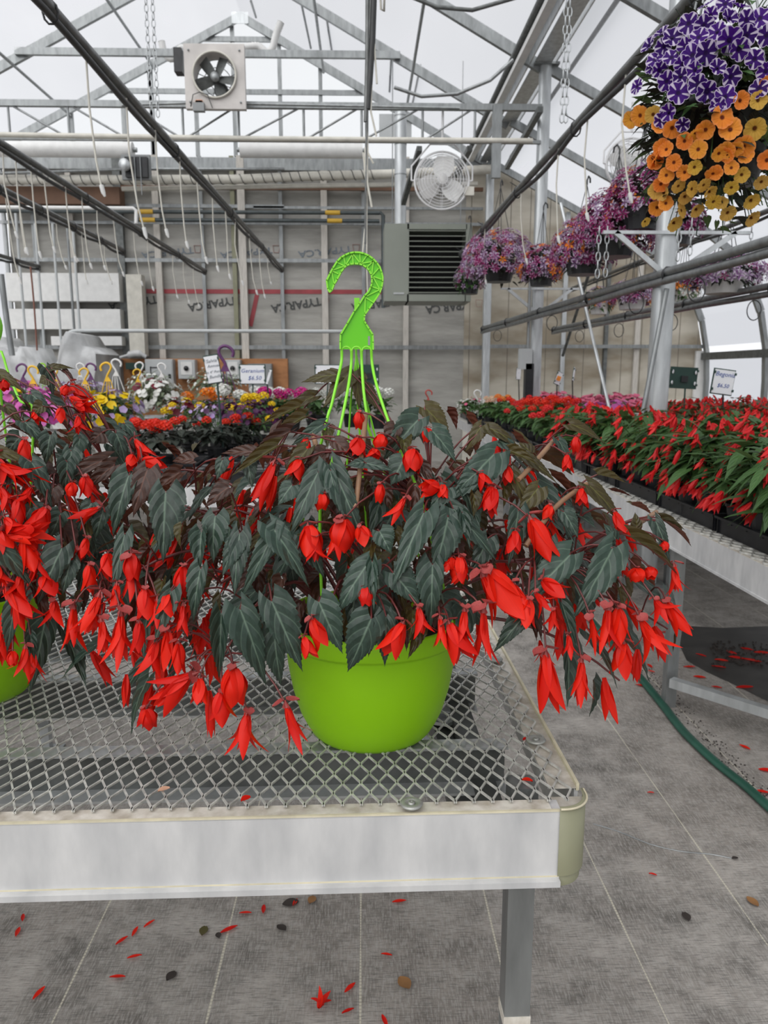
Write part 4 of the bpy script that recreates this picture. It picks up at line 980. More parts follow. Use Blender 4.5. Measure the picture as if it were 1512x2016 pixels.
def frame(base, tip, nrm, wd):
    d = tip-base; L = d.length; y = d.normalized(); n_ = nrm-y*nrm.dot(y)
    if n_.length < 1e-4: n_ = V((0, 0, 1))-y*y.z
    n_.normalize(); x = y.cross(n_)
    k = min(L, wd*1.7)
    return Matrix(((x.x*wd, y.x*L, n_.x*k, base.x), (x.y*wd, y.y*L, n_.y*k, base.y), (x.z*wd, y.z*L, n_.z*k, base.z), (0, 0, 0, 1)))

# flower: origin at the stalk, +Z along the flower, unit length
def petal_strip(m, phi, L, W, r0, flare, tw=0.0, curve=0.0, rows=9, cols=4, seed=0, start=0.0):
    vs = []; uvs = []; c, s = math.cos(phi), math.sin(phi); rad = V((c, s, 0)); tan = V((-s, c, 0))
    for j in range(rows+1):
        t = j/rows; w_ = W*(math.sin(PI*min(1, .06+.94*t)**.85)**.75)*(1 if t < .97 else .25); w_ = max(w_, .012)
        r = r0*math.sin(PI*min(1, t*1.25+.08)*.62)*1.1+flare*max(0, t-.42)**1.5*3.0
        zz = start+L*t*(1-.25*abs(flare)*t)
        for i in range(cols+1):
            u = i/cols*2-1; q = rad*r+tan*(u*w_*.5)-rad*(abs(u)**2*w_*.28*(1-.8*t*(1 if flare > .1 else 0)))+V((0, 0, zz))
            a = tw*t; q = V((q.x*math.cos(a)-q.y*math.sin(a)+curve*t*t, q.x*math.sin(a)+q.y*math.cos(a), q.z)); vs.append(q); uvs.append((u*.5+.5, t))
    C_ = cols+1; m.add(vs, [(j*C_+i, j*C_+i+1, (j+1)*C_+i+1, (j+1)*C_+i) for j in range(rows) for i in range(cols)], 0, True, uvs)
def flower_mb(kind, seed=0, lo=False):
    R_ = random.Random(seed); m = MB(); rows, cols = (5, 2) if lo else (10, 4)
    if kind == 'B':
        for k in range(4): petal_strip(m, PI/2*k+.3, 1.0, .42, .19, -.03, rows=rows, cols=cols)
    elif kind == 'L':
        for k in range(4): petal_strip(m, PI/2*k+.2+R_.uniform(-.1, .1), 1.0*R_.uniform(.88, 1.06), .46, .19, R_.uniform(.05, .17), R_.uniform(-.2, .2), .05, rows=rows, cols=cols)
        if not lo: petal_strip(m, 1.0, .85, .34, .12, .05, rows=rows, cols=cols)
    else:
        for k in range(5): petal_strip(m, 2*PI/5*k+R_.uniform(-.3, .3), R_.uniform(.78, 1.08), R_.uniform(.30, .40), .16, R_.uniform(.18, .52), R_.uniform(-.3, .3), R_.uniform(-.1, .1), rows=rows, cols=cols)
        if not lo:
            for k in range(2): petal_strip(m, PI*k+1.1, .8, .3, .10, .04, rows=rows, cols=cols)
    return m
FL = {k: [flower_mb(k, s+i*7).mesh('flower', 'petal') for i in range(n)] for s, (k, n) in enumerate((('B', 2), ('L', 4), ('O', 5)))}
FLO = {k: [flower_mb(k, s+i*7, True) for i in range(2)] for s, k in enumerate('BLO')}
def bract_mb(seed):
    R_ = random.Random(seed); m = MB()
    for k in range(2):
        a = PI*k+R_.uniform(-.3, .3); c, s = math.cos(a), math.sin(a)
        vs = []; uvs = []
        for j in range(5):
            t = j/4; w_ = .17*math.sin(PI*(.12+.86*t))**.8
            for u in (-1, 0, 1): q = V((c, s, 0))*(.03+.34*t)+V((-s, c, 0))*(u*w_)+V((0, 0, .0+.10*t-.05*abs(u)-.12)); vs.append(q); uvs.append((u*.5+.5, t))
        m.add(vs, [(j*3+i, j*3+i+1, j*3+i+4, j*3+i+3) for j in range(4) for i in range(2)], 0, True, uvs)
    for k in range(3):      # winged ovary
        a = 2*PI*k/3; c, s = math.cos(a), math.sin(a)
        m.add([(0, 0, -.12), (c*.13, s*.13, .02), (c*.06, s*.06, .10), (0, 0, .10)], [(0, 1, 2, 3)], 0, True)
    m.tube([(0, 0, -.12), (0, 0, .05)], [.02, .07], 6)
    return m.mesh('bract', 'bract')
BR = [bract_mb(i) for i in range(3)]
STALKN = [0]

class Basket:
    def __init__(s, C, pot, label, hz=.925, rad=(.47, .27, .31)):
        s.C = V(C); s.rad = V(rad); s.r = empty('begonia_basket', (pot[0], pot[1], pot[2]), label=label, cat='hanging basket'); s.o = V(pot); s.attach = []; s.pet = MB(); s.tan = MB()
        s.crown = V((pot[0], pot[1], hz-.02))
    def on(s, px, py, off=0.0, Ymax=None):
        o = V((0, 0, CAM_Z)); d = ray(px, py).normalized(); R_ = s.rad*(1+off)
        oc = V(((o.x-s.C.x)/R_.x, (o.y-s.C.y)/R_.y, (o.z-s.C.z)/R_.z)); dd = V((d.x/R_.x, d.y/R_.y, d.z/R_.z))
        a = dd.dot(dd); b2 = oc.dot(dd); c = oc.dot(oc)-1; disc = b2*b2-a*c
        t = (-b2-math.sqrt(disc))/a if disc > 0 else -b2/a
        p = o+d*t
        if Ymax and p.y > Ymax: p = o+d*(Ymax/d.y)
        return p
    def ymax(s, px, py):
        if py > 1350: return .97
        if 540 < px < 910 and py > 1200: return .925
        return None
    def leaf(s, bx, by, tx, ty, w_, mt='leaf', off=0.0, narrow=False, var=None, tipoff=.03):
        B = s.on(bx, by, off, s.ymax(bx, by)); T = s.on(tx, ty, off+tipoff, s.ymax(tx, ty))
        if s.ymax(tx, ty): T.y = min(T.y, B.y-.0)
        co = V((0, 0, CAM_Z)); scr = ((tx-bx)**2+(ty-by)**2)**.5*((B-co).dot(fw)/FPX); lim = .45*scr
        if abs(T.y-B.y) > lim: T = co+ray(tx, ty)*((B.y+(lim if T.y > B.y else -lim))/ray(tx, ty).y)
        L = (T-B).length; mp = (B+T)*.5; px2m = ray(756, 1008).length and ((B-V((0, 0, CAM_Z))).dot(fw)/FPX)
        outw = (B-s.C); outw.z *= .6; outw.normalize(); tocam = (V((0, 0, CAM_Z))-B).normalized()
        n_ = (tocam*.75+outw*.3+V((0, 0, .75))*.55+V((rng(-.25, .25), rng(-.2, .2), rng(-.1, .1)))).normalized()
        k = random.randrange(5) if var is None else var
        if narrow: k = 5+random.randrange(2)
        me = LEAFS[mt][k]; o = ob('leaf', me, parent=s.r, mtx=Matrix.Translation(-s.o) @ frame(B, T, n_, w_*px2m*1.12))
        s.attach.append((B, 0)); return o
    def flower(s, ax, ay, tx, ty, w_, kind='L', off=.02, dy=0.0):
        ym = s.ymax(ax, ay) or s.ymax(tx, ty)
        A = s.on(ax, ay, off, ym); A.y += dy; T = s.on(tx, ty, off, ym)
        k_ = (A-V((0, 0, CAM_Z))).dot(fw); sc = k_/FPX
        T = V((0, 0, CAM_Z))+ray(tx, ty)*((A.y+rng(-.012, .006))/ray(tx, ty).y)
        d = T-A; L = d.length; z = d.normalized(); q = V((0, 0, 1)).rotation_difference(z)
        wd = w_*sc/({'B': .40, 'L': .56, 'O': .95}[kind]); rot = q.to_matrix().to_4x4() @ Matrix.Rotation(rng(0, 6.28), 4, 'Z')
        mt = Matrix.Translation(A-s.o) @ rot @ Matrix.Diagonal((wd, wd, L, 1))
        f = ob('flower', random.choice(FL[kind]), parent=s.r, mtx=mt)
        bm_ = ob('bract', random.choice(BR), parent=f, mtx=Matrix.Diagonal((max(.5, L/wd)*.75, max(.5, L/wd)*.75, .85, 1)))
        s.attach.append((A, 1))
        return f
    def finish(s, nbr=34, nfill=190, seed=3, fillmats=('leaf', 'leaf_olive', 'leaf_brown'), nred=0):
        R_ = random.Random(seed); br = []; m = s.tan
        for i in range(nbr):
            a = 2*PI*(i+R_.random()*.6)/nbr; k = R_.uniform(.62, .95); zz = R_.uniform(-.35, .75)
            e = s.C+V((math.cos(a)*s.rad.x*k*math.sqrt(max(.1, 1-zz*zz*.8)), math.sin(a)*s.rad.y*k*math.sqrt(max(.1, 1-zz*zz*.8)), zz*s.rad.z*k))
            st = s.crown+V((math.cos(a)*.05, math.sin(a)*.05, 0)); mid = (st+e)*.5+V((0, 0, .10+.08*R_.random()))
            P = bez(st, mid, e, 10); m.tube([p-s.o for p in P], [.0036-.0022*j/10 for j in range(11)], 6); br += P[3:]
        ob('woody_stems', m, 'stem', s.r)
        m = MB()
        for A, kind in s.attach:
            near = min(br, key=lambda q: (q-A).length+max(0, A.z-q.z-.05)*(2 if kind else .5)+R_.uniform(0, .03))
            mid = (near+A)*.5+V((0, 0, .025+.25*(near-A).length*(1 if kind else .4)))
            m.tube([p-s.o for p in bez(near, mid, A, 6)], [.00125]*7, 5)
        ob('flower_stalks', m, 'stem', s.r)
        for mi_, mt in enumerate(fillmats):
            m = MB()
            for i in range(nfill//len(fillmats)):
                a = R_.uniform(0, 2*PI); zz = R_.uniform(-.3, .95); rr_ = R_.uniform(.35, .95) if mt == 'leaf' else R_.uniform(.5, .98); q = math.sqrt(max(.05, 1-zz*zz))
                if mt != 'leaf': zz = R_.uniform(.1, .97); q = math.sqrt(max(.05, 1-zz*zz))
                B = s.C+V((math.cos(a)*s.rad.x*q*rr_, math.sin(a)*s.rad.y*q*rr_, zz*s.rad.z*rr_))
                L = R_.uniform(.065, .105) if mt == 'leaf' else R_.uniform(.038, .062); T = B+V((math.cos(a)*.6+R_.uniform(-.4, .4), math.sin(a)*.6+R_.uniform(-.4, .4), R_.uniform(-1.0, -.1)-(.3 if zz < .3 else 0)))*L*.8
                if min(B.z, T.z) < s.crown.z+.02 and (B-s.crown).xy.length < .27 and B.y < s.crown.y+.12: continue
                if B.z < s.crown.z+.03 and (B-s.crown).xy.length < .16: continue
                n_ = V((math.cos(a)*.5+R_.uniform(-.3, .3), math.sin(a)*.5+R_.uniform(-.3, .3), .8))
                m.merge(R_.choice(LEAFLO if mt == 'leaf' else LEAFSER), Matrix.Translation(-s.o) @ frame(B, T, n_, L*R_.uniform(.36, .55)))
            ob('foliage', m, mt, s.r)
        if nred:
            m = MB()
            for i in range(nred):
                a = R_.uniform(0, 2*PI); zz = R_.uniform(-.42, .92); rr_ = R_.uniform(.5, .93); q = math.sqrt(max(.05, 1-zz*zz))
                A = s.C+V((math.cos(a)*s.rad.x*q*rr_, math.sin(a)*s.rad.y*q*rr_, zz*s.rad.z*rr_))
                if A.z < s.crown.z+.08 and (A-s.crown).xy.length < .25: continue
                z = V((math.cos(a)*.3+R_.uniform(-.3, .3), math.sin(a)*.3+R_.uniform(-.3, .3), -1)).normalized(); L = R_.uniform(.045, .065); wd = L*R_.uniform(.45, .7)
                m.merge(R_.choice(FLO[R_.choice('BLLO')]), Matrix.Translation(A-s.o) @ V((0, 0, 1)).rotation_difference(z).to_matrix().to_4x4() @ Matrix.Diagonal((wd, wd, L, 1)))
            o = ob('inner_flowers', m, 'petal', s.r); o['kind'] = 'stuff'
LEAFSER = [leaf_mb(.2, .6, .1, rows=16, cols=4, serr=.16, seed=24), leaf_mb(.3, .8, -.1, rows=16, cols=4, serr=.16, seed=25, twist=.3)]
LEAFLO = [leaf_mb(.3, .3, .12, rows=14, cols=4, seed=21), leaf_mb(.4, .2, -.12, rows=14, cols=4, twist=.3, seed=22), leaf_mb(.2, .5, .1, rows=14, cols=4, twist=-.3, seed=23)]

def pot_parts(r, rr_=.133, rb=.087, h=.185, mt='lime', n=56):
    k = rr_/.133; m = MB()
    prof = [(0, 0), (rb*.9, 0), (rb, .003), (rb*1.07, .010), (rb*1.15, .022), (.1085*k, .04*h/.185), (.1185*k, .075*h/.185), (.1245*k, .11*h/.185), (.1275*k, .14*h/.185), (.1285*k, .150*h/.185), (.1290*k, h*.835), (.1345*k, h*.84), (.1355*k, h*.86), (.1365*k, h*.985), (.1350*k, h), (.131*k, h), (.129*k, h*.98), (.126*k, h*.85)]
    m.lathe(prof, n=n); ob('pot', m, mt, r)
    m = MB(); m.lathe([(.126*k, h*.87), (.08*k, h*.90), (0, h*.91)], n=24); ob('soil', m, 'soil', r)

def hanger(r, O, px0=0.0, py0=0.0, Y=1.10, Yrear=1.13, s=1.0, rim=None, nm='hanger', mtname='lime_hook'):
    """flat ribbed plastic hook; outline read off the photograph in a vertical plane"""
    z6 = 6.718
    def P(u, v): q = at_y(600+u/z6+px0, 480+v/z6+py0, Y); return q-O
    outer = [(330, 638), (305, 600), (290, 490), (330, 405), (370, 330), (430, 235), (480, 185), (530, 155), (590, 128), (650, 117), (715, 118), (780, 132), (845, 160), (900, 200), (950, 252), (990, 310), (1015, 375), (1030, 440), (1030, 500), (1018, 575), (990, 650), (950, 715), (900, 785), (850, 860), (800, 930), (787, 965), (787, 1020), (810, 1060), (850, 1125), (898, 1200), (903, 1300), (903, 1395)]
    inner = [(470, 1395), (470, 1300), (475, 1200), (560, 1060), (650, 900), (720, 800), (790, 690), (840, 640), (870, 580), (885, 530), (888, 470), (880, 415), (855, 360), (820, 318), (770, 285), (720, 270), (660, 265), (600, 272), (555, 290), (520, 320), (480, 375), (430, 470), (390, 535), (360, 612)]
    ring = outer+inner; pts = [P(*q) for q in ring]; k = len(pts)
    m = MB(); t = .0009
    f_ = [p+V((0, -t, 0)) for p in pts]; b_ = [p+V((0, t, 0)) for p in pts]
    m.add(f_+b_, [tuple(range(k)), tuple(range(2*k-1, k-1, -1))]+[(i, i+k, (i+1) % k+k, (i+1) % k) for i in range(k)])
    h = ob(nm, m, 'lime_web', r)
    m = MB()
    for i in range(k):
        a, b2 = pts[i], pts[(i+1) % k]
        if i == len(outer)-1: continue
        m.bar(a, b2+(b2-a).normalized()*.0008, .0022, .0095, upv=(0, 1, 0))
    ob('edge_rim', m, mtname, h)
    m = MB()
    zz = [((300, 490), (360, 360)), ((385, 520), (360, 375)), ((445, 400), (365, 362)), ((375, 350), (510, 302)), ((430, 250), (530, 298)), ((540, 285), (515, 175)), ((540, 285), (632, 140)), ((640, 255), (632, 140)), ((735, 262), (640, 140)), ((735, 262), (728, 135)), ((750, 262), (815, 165)), ((750, 262), (900, 238)), ((825, 310), (905, 232)), ((885, 410), (908, 235)), ((888, 425), (978, 325)), ((905, 435), (1015, 473)), ((905, 445), (990, 600)), ((892, 570), (990, 604)), ((820, 692), (985, 612)), ((805, 712), (900, 770)), ((800, 712), (795, 910))]
    for a, b2 in zz: m.bar(P(*a), P(*b2), .0016, .006, upv=(0, 1, 0))
    ob('zigzag_ribs', m, mtname, h)
    m = MB()
    for u0 in (487, 622, 757):
        m.tube([P(u0+62+62*math.cos(t_), 1420-60*math.sin(t_)) for t_ in [PI*k2/8 for k2 in range(9)]], .0016, 6)
    ob('arch_rims', m, mtname, h)
    m = MB(); m.bar(P(850, 1222), P(850, 1342), .003, .0024, upv=(0, 1, 0)); ob('tag_slot', m, 'graybox', h)
    # rear prong seen edge on
    m = MB(); a = P(688, 700); b2 = P(690, 910)
    m.bar(a+V((0, .022, 0)), b2+V((0, .022, 0)), .0075, .012, upv=(0, 1, 0)); m.bar(P(690, 700)+V((0, .03, 0)), P(665, 900)+V((0, .03, 0)), .003, .012, upv=(0, 1, 0)); ob('rear_prong', m, mtname, h)
    return P, h

# ---------------- hero basket
HC = (0.015, 1.12, .94)
hero = Basket(HC, (.010, 1.107, .742), 'red trailing begonia in a lime green pot standing on the mesh bench, whole and central')
r = hero.r; pot_parts(r); O = hero.o
Pm, hk = hanger(r, O)
rimz = .925
def strap(pts, rad=.0021):
    m = MB(); m.tube(sm(pts, 4), rad, 6); ob('strand', m, 'lime_hook', hk)
def aty(px, py, Y): return at_y(px, py, Y)-O
strap([Pm(488, 1405), Pm(485, 1560), aty(665, 745, 1.08), aty(652, 800, 1.065), aty(638, 849, 1.055), V((-.12, .0, .24)), V((-.122, .04, .185))])
strap([Pm(620, 1405), Pm(612, 1620), aty(685, 765, 1.06), aty(672, 830, 1.03), aty(654, 908, .995), aty(630, 1000, .965), V((-.065, -.122, .19))])
strap([Pm(750, 1405), Pm(755, 1600), aty(716, 770, 1.07), aty(723, 820, 1.06), aty(732, 862, 1.06), V((.08, .0, .25)), V((.11, .07, .185))])
strap([Pm(882, 1405), Pm(893, 1600), aty(742, 760, 1.06), aty(765, 830, 1.03), aty(795, 905, .995), aty(832, 994, .955), V((.115, -.085, .185))])
strap([aty(701, 688, 1.13), aty(702, 740, 1.13), aty(704, 790, 1.14), V((0, .1, .2))], .0016)
strap([aty(702, 700, 1.13), aty(697, 740, 1.13), aty(690, 800, 1.14), V((-.05, .11, .19))], .0014)
strap([aty(702, 700, 1.13), aty(711, 750, 1.13), aty(724, 800, 1.14), V((.07, .10, .19))], .0014)

LV = [ # base x,y, tip x,y, width, material, offset, narrow
(664,738,592,740,34,'o',.02,0),(690,733,632,792,40,'o',0,0),(700,735,712,800,34,'o',.0,0),(712,762,748,800,34,'o',-.03,0),
(824,826,758,895,50,'g',.02,1),(836,803,892,850,44,'o',.02,0),(850,848,902,900,44,'g',.02,0),(720,912,772,922,24,'g',.02,0),(716,910,684,912,24,'g',.02,0),(795,905,768,950,58,'g',-.02,0),
(626,930,567,1046,48,'g',.04,0),(650,926,668,1010,24,'g',.05,1),(655,920,719,1064,50,'g',.04,1),(974,893,885,982,60,'g',.04,0),(970,900,925,990,40,'g',.02,0),
(747,1046,770,1088,44,'g',0,0),(834,1010,768,1158,54,'g',.05,2),(882,1018,858,1134,60,'g',.06,0),(893,1002,985,1098,40,'g',.05,1),(910,1010,926,1080,22,'g',.06,5),
(724,1110,654,1204,56,'g',.05,0),(733,1107,735,1205,22,'g',.06,5),(774,1128,830,1192,54,'g',.03,0),(852,1112,847,1240,50,'g',.03,1),(731,1218,683,1332,66,'g',.05,3),
(760,1214,761,1318,40,'g',.03,1),(628,1185,672,1290,58,'g',.04,0),(700,1165,688,1238,44,'g',-.03,0),(535,1184,597,1325,64,'g',.08,0),(473,1200,534,1354,62,'g',.08,1),
(436,1208,430,1345,34,'g',.08,5),(540,1245,549,1362,44,'g',.0,1),(535,1037,612,1140,50,'g',.07,1),(540,1050,470,1180,34,'g',.07,1),(472,1050,455,1172,42,'g',.05,0),
(424,1016,410,1104,54,'g',.04,0),(326,968,317,1102,66,'g',.02,0),(254,936,212,1048,46,'g',.02,1),(290,925,256,1012,50,'b',.0,0),(397,1048,388,1128,36,'g',.04,5),
(395,1120,372,1226,36,'g',.04,1),(466,1062,432,1130,40,'g',.05,0),(337,1164,299,1270,40,'g',.06,2),(245,1052,218,1170,32,'g',.02,0),
(1046,892,1026,868,34,'o',0,0),(1123,835,1202,860,30,'o',.02,1),(1100,868,1138,922,28,'g',0,1),(962,842,1028,870,30,'o',.02,1),(948,838,916,884,30,'o',.02,0),
(982,868,1026,886,34,'g',0,0),(1005,888,1064,910,24,'o',.03,5),(1159,955,1246,1030,36,'o',.02,1),(1177,934,1238,947,20,'o',.02,5),(1206,1079,1138,1216,60,'g',.05,0),
(1123,1092,1034,1184,60,'g',.03,3),(1243,1057,1358,1132,32,'o',.03,5),(1290,1025,1328,1103,28,'g',.02,1),(1305,1025,1374,1069,22,'o',.02,5),(1302,1020,1354,1042,14,'o',.02,5),
(1254,1038,1254,1010,24,'o',.02,0),(1036,1208,974,1281,38,'g',.0,1),(1105,1186,1138,1282,24,'g',.05,5),(1212,1062,1196,1030,32,'g',.0,0),(1110,1008,1142,1056,32,'g',.02,0),
(1030,895,1102,942,26,'o',.0,1),(1010,930,1062,1032,32,'o',-.02,1),(1020,1005,1008,1112,42,'g',-.03,0),(575,955,545,990,42,'g',.0,0),(606,884,553,944,30,'o',.02,1),
(600,820,530,858,22,'o',.02,5),(570,850,482,900,22,'b',.02,5),(590,800,515,828,20,'o',.0,5),(545,878,452,932,22,'o',.02,5),(500,890,430,886,22,'b',.02,1),(636,836,572,872,22,'g',.0,1),
(487,905,495,958,30,'g',.02,0),(438,905,424,942,26,'g',.02,0),(620,780,560,802,24,'o',.0,1),(880,960,846,1000,40,'g',.02,0),(940,930,900,960,36,'g',.0,1),(1060,960,1020,1010,40,'o',.0,0),
(1080,1060,1060,1130,44,'g',-.02,1),(960,1060,930,1130,44,'g',-.02,0),(600,1060,640,1130,44,'g',-.02,1),(380,905,330,900,24,'b',.0,1),(355,930,300,960,30,'b',.0,5),(450,960,400,990,34,'b',-.02,1),
(780,840,760,880,34,'b',.0,1),(640,890,600,910,30,'b',0,1),(660,870,700,900,30,'b',.0,0)]
MT = {'g': 'leaf', 'o': 'leaf_olive', 'b': 'leaf_brown'}
for a in LV: hero.leaf(a[0], a[1], a[2], a[3], a[4]*1.12, MT[a[5]], a[6], a[7] == 5, None if a[7] == 5 else (a[7] if a[7] < 5 else None))
FV = [(615,1219,636,1276,34,'L'),(598,1255,618,1298,28,'L'),(564,1388,590,1478,46,'O'),(487,1404,474,1495,62,'O'),(460,1315,463,1388,44,'B'),(436,1363,436,1424,42,'L'),(793,1228,757,1298,40,'L'),
(824,1196,834,1258,44,'O'),(885,1228,914,1306,46,'L'),(866,1216,874,1282,34,'O'),(607,1035,618,1100,48,'L'),(617,1060,624,1118,44,'O'),(676,1022,672,1085,44,'B'),(668,1030,654,1108,44,'O'),(720,1155,722,1194,26,'B'),(904,1097,902,1148,32,'B'),
(890,1097,878,1124,30,'L'),(384,1326,288,1362,44,'O'),(372,1330,306,1400,40,'L'),(288,1395,297,1432,30,'B'),(393,1336,393,1393,30,'L'),(258,1090,262,1146,30,'B'),(258,1100,262,1190,44,'O'),(212,1090,212,1146,34,'L'),
(175,1113,178,1168,28,'L'),(145,1194,140,1290,48,'O'),(195,1171,160,1268,56,'O'),(238,1207,236,1324,56,'O'),(274,1224,274,1288,26,'L'),(308,1263,291,1332,52,'O'),(331,1240,334,1324,30,'L'),(351,1266,354,1330,28,'L'),
(360,1116,355,1178,28,'B'),(360,1190,360,1258,34,'O'),(195,1000,134,1030,38,'O'),(539,912,504,1000,30,'L'),(590,905,579,948,34,'L'),(797,980,768,1034,40,'O'),(865,958,826,962,34,'L'),(872,954,872,988,24,'L'),(967,958,960,1014,30,'L'),
(813,885,812,932,34,'B'),(749,855,748,886,26,'B'),(705,862,702,906,36,'L'),(706,811,708,845,20,'B'),(842,843,842,872,20,'B'),(602,866,602,888,18,'B'),(634,970,632,1002,28,'B'),(749,953,746,990,18,'B'),(709,1036,722,1070,34,'L'),(737,884,736,905,26,'L'),
(1046,1022,1090,1107,44,'L'),(1014,1046,1010,1095,28,'L'),(974,962,958,1015,30,'L'),(962,1124,1012,1208,62,'L'),(950,1130,990,1225,50,'O'),(908,1096,903,1150,30,'L'),(883,1100,878,1126,34,'O'),(952,1200,948,1318,50,'O'),(915,1200,910,1290,40,'O'),
(1075,1288,1082,1408,44,'L'),(1145,1300,1141,1388,42,'O'),(1217,1198,1221,1270,36,'L'),(1198,1196,1190,1296,50,'O'),(1228,1267,1221,1335,38,'L'),(1261,1219,1300,1292,58,'O'),(1312,1186,1352,1248,30,'L'),(1327,1113,1334,1180,34,'O'),(1163,1215,1177,1284,30,'O'),
(1119,1250,1124,1300,28,'O'),(1054,1167,1083,1204,34,'O'),(1068,1141,1114,1180,34,'L'),(1010,1150,1042,1215,44,'O'),(1210,1008,1228,1056,22,'L'),(1145,962,1145,998,22,'L'),(1083,994,1076,1020,24,'L'),(1254,1118,1254,1147,30,'B'),(1279,1117,1282,1140,24,'B'),
(1192,1133,1192,1158,18,'B'),(1134,860,1134,892,18,'B'),(1117,896,1116,930,20,'L'),(999,918,1001,957,22,'L'),(946,932,962,966,26,'L'),(1308,1066,1308,1086,16,'B'),(1290,1180,1310,1216,44,'O'),(1090,1200,1086,1240,30,'O'),(1040,1180,1034,1240,34,'L'),(310,1180,312,1250,40,'O'),(230,1150,226,1210,40,'O'),(330,1170,326,1220,34,'L'),(200,1220,212,1300,44,'O'),(286,1160,290,1220,40,'L')]
for a in FV: hero.flower(a[0], a[1], a[2], a[3], a[4]*1.08, a[5], off=.06 if a[1] > 1150 else .02)
for pts in (((1035, 1075), (1068, 1030), (1105, 988), (1155, 953)), ((1020, 945), (1040, 925), (1062, 900), (1090, 868)), ((1196, 1060), (1225, 1046), (1258, 1030), (1292, 1008)), ((700, 1000), (708, 930), (716, 860), (720, 815)), ((620, 930), (622, 880), (612, 845))):
    m = MB(); m.tube([p-hero.o for p in sm([hero.on(*q, -.02) for q in pts], 4)], .0034, 7); ob('tan_stem', m, 'stem_tan', hero.r)
hero.finish(nbr=34, nfill=600, seed=3, nred=120)
# ---------------- left basket, cut by the edge of the picture
LC = (-.63, 1.22, .95)
left = Basket(LC, (-.67, 1.26, .742), 'red trailing begonia at the left edge, its lime green pot mostly out of the picture', rad=(.46, .30, .33))
pot_parts(left.r); O = left.o
r = left.r
hz = at_y(-60, 600, 1.26)
Pm, hk = hanger(r, O, px0=-752, py0=95, Y=1.26)
strap([Pm(882, 1405), aty(-2, 690, 1.25), aty(18, 740, 1.24), aty(40, 790, 1.21), aty(66, 832, 1.17), V((.12, -.05, .185))])
strap([Pm(750, 1405), aty(-2, 740, 1.27), aty(4, 800, 1.28), V((.05, .12, .185))])
strap([Pm(620, 1405), V((-.02, -.1, .35)), V((-.06, -.115, .19))]); strap([Pm(488, 1405), V((-.12, .02, .35)), V((-.12, .06, .185))])
LV2 = [(101,724,142,716,18,'o',.04,1),(90,724,112,772,28,'g',.05,1),(91,746,76,752,24,'o',.04,0),(123,728,151,744,16,'b',.04,1),(62,777,103,806,30,'g',.03,1),(-4,735,44,758,26,'o',.03,1),(48,831,92,866,30,'g',.03,1),(99,857,88,912,30,'g',.03,1),
(140,888,136,960,34,'g',.02,0),(157,862,152,906,26,'g',.0,0),(228,853,254,902,36,'g',.0,1),(246,835,279,862,24,'g',.0,1),(210,904,104,944,26,'b',.03,1),(226,916,162,960,30,'b',.03,1),(200,852,176,870,36,'b',0,0),(132,910,133,976,34,'g',.02,1),(62,910,110,982,42,'g',.03,1),
(122,1079,68,1190,50,'g',.06,3),(-5,1072,72,1146,42,'g',.06,1),(139,1104,121,1170,32,'g',.04,0),(-12,885,64,905,26,'o',.04,1),(20,925,-20,960,40,'g',.02,0),(180,990,150,1040,34,'g',0,0),(60,1000,30,1060,34,'g',0,0),(30,1190,8,1290,30,'g',.03,1),(60,1250,70,1300,20,'g',.0,5),(105,960,90,1010,34,'b',0,0),(40,860,10,890,34,'g',0,1),(150,1180,150,1220,24,'g',0,1),(84,800,60,812,26,'o',.02,1),(10,800,50,830,26,'o',.0,1),(205,1000,185,1060,34,'g',0,1),(120,1010,100,1060,36,'g',-.02,1)]
for a in LV2: left.leaf(a[0], a[1], a[2], a[3], a[4]*1.15, MT[a[5]], a[6], a[7] == 5, None if a[7] == 5 else (a[7] if a[7] < 5 else None))
FV2 = [(142,950,140,978,20,'B'),(165,939,178,980,30,'L'),(0,914,84,962,56,'O'),(-10,900,40,960,60,'O'),(20,1048,102,1036,54,'O'),(10,1056,96,1066,40,'O'),(36,982,36,1037,30,'L'),(-8,1044,20,1092,36,'L'),(17,1162,66,1226,32,'L'),(30,1180,42,1240,24,'L'),(50,1274,50,1334,40,'O'),(25,1282,25,1312,18,'B'),
(106,1182,106,1232,46,'O'),(46,1064,75,1133,38,'L'),(141,756,176,796,26,'L'),(119,803,119,833,20,'L'),(139,782,184,815,44,'O'),(150,795,184,812,36,'O'),(153,820,157,858,36,'O'),(131,759,127,780,18,'B'),(48,866,48,916,26,'L'),(65,812,74,834,30,'O'),(6,749,10,768,18,'B'),(266,866,298,910,40,'O'),(260,895,256,924,24,'L'),(280,905,325,918,26,'L'),(75,1090,80,1150,40,'O'),(-10,1110,10,1170,50,'O'),(90,1130,96,1180,40,'L'),(40,1130,30,1190,40,'O'),(10,1020,40,1060,50,'O'),(60,960,40,1000,40,'O'),(90,1000,70,1040,36,'L'),(170,1060,160,1110,40,'O'),(150,1080,120,1110,30,'O'),(0,960,30,1010,50,'O')]
for a in FV2: left.flower(a[0], a[1], a[2], a[3], a[4]*1.1, a[5], off=.04)
left.finish(nbr=30, nfill=480, seed=8, nred=120)

